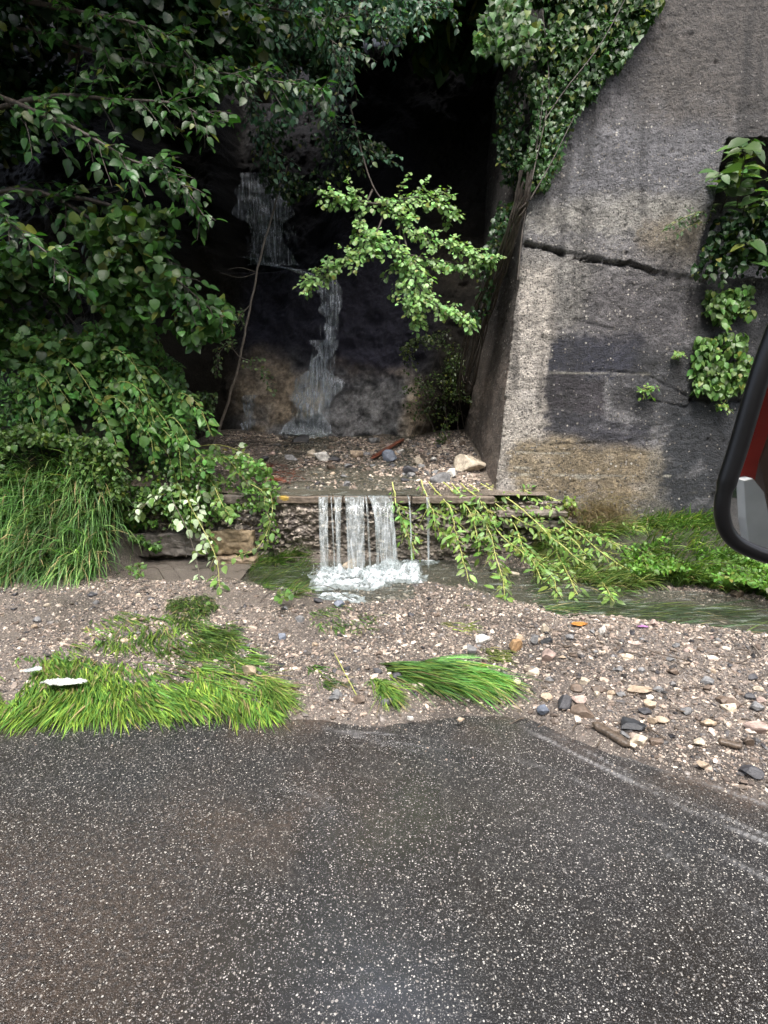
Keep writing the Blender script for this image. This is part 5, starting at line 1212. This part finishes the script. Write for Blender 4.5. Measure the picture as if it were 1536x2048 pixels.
# rear waterfall
_hx = np.linspace(-3.5, 1.5, 400); _hz = np.linspace(0.6, 7.5, 500)
_HG = Yh(_hx[:, None]+0*_hz[None], _hz[None]+0*_hx[:, None])
def hill_at(x, z):
    i = min(max((x+3.5)/5.0*399, 0), 398.99); j = min(max((z-0.6)/6.9*499, 0), 498.99); a, b = int(i), int(j); f, g = i-a, j-b
    return _HG[a, b]*(1-f)*(1-g)+_HG[a+1, b]*f*(1-g)+_HG[a, b+1]*(1-f)*g+_HG[a+1, b+1]*f*g
def rear(name, label, pts, widths, nstr, seed, off=0.07, group='veils of the rear waterfall'):
    r = np.random.default_rng(seed); polys, rad = [], []
    P = np.array(pts, float)
    # veil sheet hugging the rock, closed with a back side
    n = 50; t = np.linspace(0, len(P)-1, n); cx = np.interp(t, range(len(P)), P[:, 0]); cy = np.interp(t, range(len(P)), P[:, 1]); wd = np.interp(t, range(len(P)), widths)
    def onrock(px, py, o_):
        Y = 8.9
        for _ in range(9):
            q = PY(px, py, Y); Y = 0.5*Y+0.5*(hill_at(q[0], q[2])-o_)
        return PY(px, py, Y)
    m = 16; grid = np.zeros((n, m, 3))
    for i in range(n):
        for j in range(m):
            s_ = (j/(m-1)-0.5)*wd[i]*(1+0.5*float(vnoise(i*0.13, j*0.01+seed)))+9*float(vnoise(i*0.16, seed+7.0)); grid[i, j] = onrock(cx[i]+s_, cy[i], off+0.03*math.sin(j/(m-1)*math.pi))
    V1 = grid.reshape(-1, 3); V2 = V1+np.array([0, 0.02, 0]); F = gridf(n, m)
    em = empty(name, grid[-1, m//2], label, 'waterfall', group)
    mk('veil', np.vstack([V1, V2]), [F, F[:, ::-1]+n*m], M_veil, em)
    for k in range(nstr):
        a = r.uniform(-0.5, 0.5); i0 = r.integers(0, n-12); i1 = min(n, i0+r.integers(8, 22)); q = []
        for i in range(i0, i1, 2): q.append(onrock(cx[i]+(a+0.08*math.sin(i*0.25+k))*wd[i]*0.9, cy[i], off+0.05))
        polys.append(np.array(q)); rad.append(np.linspace(0.006, 0.0015, len(q))*r.uniform(0.3, 1.2))
    V, F = tubes(polys, rad, 4); mk('strands', V, F, M_veil, em)
rear('rear_waterfall', 'upper veil of water falling on to the dark rock shelf', [(525, 345), (530, 400), (540, 460), (548, 530)], [70, 90, 105, 110], 90, 1)
rear('rear_waterfall', 'slanting run of water along the edge of the rock shelf', [(490, 512), (540, 530), (590, 540), (630, 552)], [16, 26, 26, 16], 50, 2)
rear('rear_waterfall', 'narrow middle strand of the rear waterfall', [(652, 560), (660, 620), (655, 690)], [36, 42, 40], 44, 3)
rear('rear_waterfall', 'lower spreading veil of the rear waterfall', [(655, 680), (640, 740), (625, 800), (615, 868)], [50, 62, 78, 96], 130, 4)
rear('rear_waterfall', 'faint trickle left of the rear waterfall', [(498, 790), (496, 830), (495, 862)], [18, 20, 24], 8, 5)
r = np.random.default_rng(330); n = 700; c_ = hit(615, 876)
pp = np.stack([c_[0]+r.normal(size=n)*0.2, c_[1]+0.1+r.normal(size=n)*0.12, c_[2]+0.03+np.abs(r.normal(size=n))*0.09], -1)
V = ICO1[0][None]*(0.003+0.006*r.random(n)**2)[:, None, None]+pp[:, None]; F = ICO1[1][None]+(np.arange(n)*len(ICO1[0]))[:, None, None]
tag(mk('spray', V.reshape(-1, 3), F.reshape(-1, 3), M_foam), 'fine spray at the foot of the rear waterfall', 'spray', kind='stuff')
P = np.array([hit(px, py)[:2] for px, py in [(545, 866), (600, 858), (670, 862), (665, 874), (620, 884), (580, 874)]]); lo, hi = P.min(0), P.max(0)
X, Yy = np.meshgrid(np.linspace(lo[0], hi[0], 90), np.linspace(lo[1], hi[1], 90), indexing='ij'); m = inpoly(X+0.06*fbm(X*6, Yy*6), Yy+0.06*fbm(X*6, Yy*6, seed=3), P)
F = gridf(90, 90); F = F[m.ravel()[F].all(1)]; used, inv = np.unique(F, return_inverse=True)
V = np.stack([X, Yy, zterr(X, Yy)+0.035+0.05*np.abs(fbm(X*10, Yy*10, seed=5))], -1).reshape(-1, 3)[used]
tag(mk('foam', V, inv.reshape(F.shape), M_foam), 'foam at the foot of the rear waterfall', 'foam', kind='stuff')

# ------------------------------------------------------------------ debris
def plank(name, label, a, b, wd, th, mat, cat, zoff=0.02, group=None, seed=1):
    A = hit(*a); B = hit(*b); A[2] += zoff; B[2] += zoff; n = 20
    t = np.linspace(0, 1, n); c = A+(B-A)*t[:, None]; d = (B-A)/np.linalg.norm(B-A); s = np.cross(d, [0, 0, 1]); s /= np.linalg.norm(s); u = np.cross(s, d)
    th_ = np.linspace(0, 2*math.pi, 12, endpoint=False); sq = np.stack([np.sign(np.cos(th_))*np.abs(np.cos(th_))**0.5*wd/2, np.sign(np.sin(th_))*np.abs(np.sin(th_))**0.5*th/2], -1)
    k = np.minimum(1, np.minimum(t, 1-t)*9+0.25)
    V = c[:, None]+sq[None, :, :1]*s*k[:, None, None]+sq[None, :, 1:]*u*k[:, None, None]
    V = V.reshape(-1, 3); V += 0.2*th*np.stack([fbm(V[:, 0]*20, V[:, 1]*20, V[:, 2]*20+seed, seed=q) for q in range(3)], -1)
    i = np.arange(n*12).reshape(n, 12); j = np.roll(i, -1, 1); F = np.stack([i[:-1], j[:-1], j[1:], i[1:]], -1).reshape(-1, 4)
    caps = np.array([list(i[0][::-1]), list(i[-1])])
    o = mk(name, V-A, [F, caps], mat); o.location = A; return tag(o, label, cat, group)
plank('wood_plank', 'dark weathered wood piece at the road edge of the right gravel', (1185, 1452), (1258, 1498), 0.05, 0.035, M_wood, 'wood')
plank('wood_plank', 'short brown wood piece on the far right gravel', (1435, 1488), (1484, 1500), 0.04, 0.025, M_wood, 'wood')
plank('bark_piece', 'reddish brown bark strip lying on the terrace', (742, 925), (808, 884), 0.07, 0.03, M_redwood, 'bark', 0.05)
plank('bark_piece', 'short reddish bark lump at the left end of the lip', (540, 962), (572, 970), 0.06, 0.05, M_redwood, 'bark', 0.03)
plank('stick', 'pale stick lying along the lip of the wall', (560, 966), (632, 964), 0.014, 0.014, M_vine, 'stick', 0.02)
plank('stick', 'brown stick at the edge of the right hand weeds', (1395, 1166), (1462, 1186), 0.03, 0.025, M_redwood, 'stick', 0.03)
plank('stick', 'pale thin stick at the far right of the gravel', (1502, 1292), (1522, 1318), 0.012, 0.012, M_vine, 'stick', 0.02)
plank('stick', 'long pale grass stalk lying on the middle gravel bar', (668, 1310), (716, 1402), 0.006, 0.006, M_twig, 'stalk', 0.02)
plank('stick', 'dark twig across the grass left of the falls', (562, 1133), (640, 1132), 0.008, 0.008, M_wood, 'stick', 0.10)
# twig litter
r = np.random.default_rng(340); st_ = []
for i in range(260):
    a = hit(r.uniform(380, 590), r.uniform(880, 975)); an = r.normal()*0.5; L_ = r.uniform(0.08, 0.35); b = a+np.array([math.cos(an)*L_, math.sin(an)*L_*0.5, r.uniform(-0.02, 0.05)]); a[2] += 0.02; b[2] += 0.03; st_.append(smoothline([a, (a+b)/2+r.normal(size=3)*0.02, b], 6))
V, F = tubes(st_, [0.003+0.003*r.random() for _ in st_], 4); tag(mk('twig_litter', V, F, M_vine), 'matted twigs and dead stalks on the left of the terrace', 'twig litter', kind='stuff')
st_ = []
for i in range(140):
    a = hit(r.uniform(520, 580), r.uniform(930, 972)); L_ = r.uniform(0.04, 0.14); b = a+r.normal(size=3)*L_*np.array([1, 0.5, 0.4]); a[2] += 0.02; b[2] = max(b[2], a[2]-0.01); st_.append(smoothline([a, (a+b)/2+r.normal(size=3)*0.02, b], 6))
V, F = tubes(st_, [0.004]*len(st_), 4); tag(mk('root_tangle', V, F, M_redwood), 'reddish root tangle left of the lip', 'roots')
st_ = []
for i in range(110):
    a = hit(r.uniform(950, 1500), r.uniform(1240, 1500)); L_ = r.uniform(0.03, 0.12); b = a+r.normal(size=3)*L_*np.array([1, 0.7, 0.1]); a[2] += 0.016; b[2] = a[2]+0.008; st_.append(smoothline([a, (a+b)/2+r.normal(size=3)*0.008, b], 6))
V, F = tubes(st_, [0.002+0.003*r.random() for _ in st_], 4); tag(mk('twig_litter', V, F, M_wood), 'small twigs scattered over the right gravel fan', 'twig litter', kind='stuff')
# litter: crumpled plastic, leaf, petal
def sheet(name, label, cat, px, py, wpx, hpx, c, seed, amp=0.35, rough=0.4, lift_=0.0):
    p = hit(px, py); s_ = np.linalg.norm(p-np.array([0, 0, H]))/FPX; W_ = wpx*s_; D_ = hpx*s_*1.8; n = 44
    u = np.linspace(-1, 1, n); A, B = np.meshgrid(u, u, indexing='ij')
    rr = 1+0.45*fbm(A*1.6+seed, B*1.6, o=4, seed=seed, g=0.55); X_ = A*W_/2*rr; Y_ = B*D_/2*rr*(1-0.6*A*A)+0.35*D_*fbm(A*1.5+seed, A*0, seed=seed+5)
    Zc = amp*W_*0.22*(np.abs(fbm(A*3.5, B*3.5, seed=seed+2, o=4, g=0.7))*1.5)+0.015
    V = np.stack([X_, Y_, Zc], -1).reshape(-1, 3); V2 = V-np.array([0, 0, 0.0015]); F = gridf(n, n)
    bd = np.concatenate([np.arange(n)*n, (n-1)*n+np.arange(1, n), (np.arange(n-2, -1, -1))*n+n-1, np.arange(n-2, 0, -1)]); nb_ = np.roll(bd, -1)
    o = mk(name, np.vstack([V, V2]), [F, F[:, ::-1]+n*n, np.stack([bd, nb_, nb_+n*n, bd+n*n], -1)], plain(name+'_surface', c, rough, bs=30)); p = p+np.array([0, 0, lift_]); o.location = p; return tag(o, label, cat)
sheet('plastic_sheet', 'crumpled white plastic scrap lying on the left grass', 'litter', 133, 1385, 66, 12, (0.33, 0.34, 0.31), 5, lift_=0.055)
sheet('plastic_sheet', 'small pale plastic scrap left of the larger one', 'litter', 68, 1358, 24, 9, (0.32, 0.36, 0.36), 8, lift_=0.05)
sheet('fallen_leaf', 'orange leaf at the top of the right gravel fan', 'leaf', 1158, 1252, 26, 9, (0.36, 0.15, 0.03), 9)
sheet('flower_petal', 'purple pink petal on the right gravel fan', 'petal', 1283, 1256, 20, 5, (0.28, 0.12, 0.28), 10)
sheet('fallen_leaf', 'reddish leaf at the tip of the large bent grass tuft', 'leaf', 966, 1334, 14, 8, (0.4, 0.1, 0.05), 12)
sheet('fallen_leaf', 'dark wet leaf stuck on the asphalt at right', 'leaf', 1330, 1690, 26, 14, (0.015, 0.014, 0.014), 14, 0.1)

# ------------------------------------------------------------------ vehicle mirror and the flank it reflects
MY = 0.72
loop = [(1447, 990), (1446, 1040), (1463, 1076), (1500, 1100), (1560, 1118), (1700, 1140), (1800, 1120), (1840, 1050), (1860, 760), (1870, 560), (1840, 490), (1760, 470), (1660, 480), (1600, 540), (1560, 640), (1520, 750), (1478, 890)]
Lp = np.array([PY(px, py, MY) for px, py in loop]); nL = len(Lp); Q = []
for i in range(nL):
    a, b, c, d = Lp[(i-1) % nL], Lp[i], Lp[(i+1) % nL], Lp[(i+2) % nL]
    for f in np.linspace(0, 1, 8, endpoint=False): Q.append(0.5*((2*b)+(c-a)*f+(2*a-5*b+4*c-d)*f*f+(3*b-a-3*c+d)*f**3))
Q = np.array(Q); m = len(Q); ctr = Q.mean(0)
mir = empty('wing_mirror', ctr, 'black rimmed vehicle mirror cut off by the right edge', 'mirror')
T = np.roll(Q, -1, 0)-np.roll(Q, 1, 0); T /= np.linalg.norm(T, axis=1)[:, None]; O = np.cross(T, [0, 1, 0]); O *= np.sign(((Q-ctr)*O).sum(1))[:, None]
ra = np.where(Q[:, 2] > PY(1480, 980, MY)[2], 0.0118, 0.0098)[:, None]
th = np.linspace(0, 2*math.pi, 14, endpoint=False)
ring = Q[:, None]+(np.cos(th)[None, :, None]*O[:, None]*ra[:, None]+np.sin(th)[None, :, None]*np.array([0, 1.0, 0])*ra[:, None])
i = np.arange(m*14).reshape(m, 14); j = np.roll(i, -1, 0); F = np.stack([i, j, np.roll(j, -1, 1), np.roll(i, -1, 1)], -1).reshape(-1, 4)
M_black = plain('black_plastic', (0.005, 0.005, 0.0055), 0.34, spec=0.35, bs=150, bstr=0.05)
mk('rim', ring.reshape(-1, 3), F, M_black, mir)
M_mir, nt, p, out = nodes('mirror_glass'); p.inputs['Metallic'].default_value = 1; p.inputs['Roughness'].default_value = 0.02
k_ = ramp(nt, noise(nt, coords(nt), 5, 3), [(0.3, 0.62), (0.7, 0.7)]); nt.links.new(k_, p.inputs['Base Color'])
gl = Q-O*0.006+np.array([0, 0.002, 0]); V = np.vstack([gl, [ctr+np.array([0, 0.002, 0])]]); F = np.stack([np.arange(m), np.roll(np.arange(m), -1), np.full(m, m)], -1)
mk('mirror_glass', V, F, M_mir, mir, smooth=False)
rings = [Q+O*0.008]; 
for s_, dpt in ((0.93, 0.008), (0.82, 0.022), (0.62, 0.036), (0.3, 0.045)): rings.append(ctr+(Q-ctr)*s_+np.array([0, dpt, 0]))
V = np.concatenate(rings+[[ctr+np.array([0, 0.048, 0])]]); Fq = []
for k in range(len(rings)-1):
    a = np.arange(m)+k*m; b = np.roll(a, -1); Fq.append(np.stack([a, b, b+m, a+m], -1))
a = np.arange(m)+(len(rings)-1)*m
mk('housing', V, [np.concatenate(Fq), np.stack([a, np.roll(a, -1), np.full(m, len(V)-1)], -1)], M_black, mir)
ax, az = Q[:, 0].max(), ctr[2]
V, F = tubes([smoothline([ctr+np.array([0.05, 0.09, -0.08]), ctr+np.array([0.15, 0.10, -0.25]), (1.15, 0.2, 0.95), (1.35, -0.35, 0.85)], 16)], [0.014], 10); mk('arm', V, F, M_black, mir)
# the vehicle whose flank shows in the glass: the reflection of a point at virtual depth Yv stands at 2*MY-Yv
def refl(px, py, Yv): q = PY(px, py, Yv); q[1] = 2*MY-Yv; return q
car = empty('van', (1.9, -1.2, 0), 'red van flank seen only in the mirror glass', 'van')
M_red = plain('red_paint', (0.28, 0.028, 0.02), 0.25, bs=8, bstr=0.02); M_white = plain('white_paint', (0.62, 0.64, 0.62), 0.3, bs=8, bstr=0.02)
def panel(name, pts, Ys, thick, mat):
    """pts: outline in the glass; a solid curved plate"""
    P = np.array([refl(px, py, Yv) for (px, py), Yv in zip(pts, Ys)]); n = len(P); B = P+np.array([0.01, -thick, 0])
    V = np.vstack([P, B]); a = np.arange(n); b = np.roll(a, -1)
    return mk(name, V, [np.stack([a, b, b+n, a+n], -1)]+[np.array([list(a)]), np.array([list(a[::-1]+n)])], mat, car, smooth=False)
panel('body_panel', [(1475, 968), (1500, 880), (1528, 800), (1560, 700), (1900, 500), (1900, 700), (1590, 760), (1545, 850), (1520, 920), (1508, 980)], [1.5]*10, 0.05, M_red)
panel('sill', [(1490, 962), (1508, 958), (1530, 985), (1556, 1110), (1560, 1140), (1502, 1100), (1494, 1040)], [1.45]*7, 0.05, M_white)
panel('rear_panel', [(1522, 925), (1548, 855), (1592, 765), (1900, 705), (1900, 1250), (1560, 1145), (1534, 985)], [1.52]*7, 0.05, plain('muddy_brown_paint', (0.10, 0.06, 0.045), 0.4, bs=12))
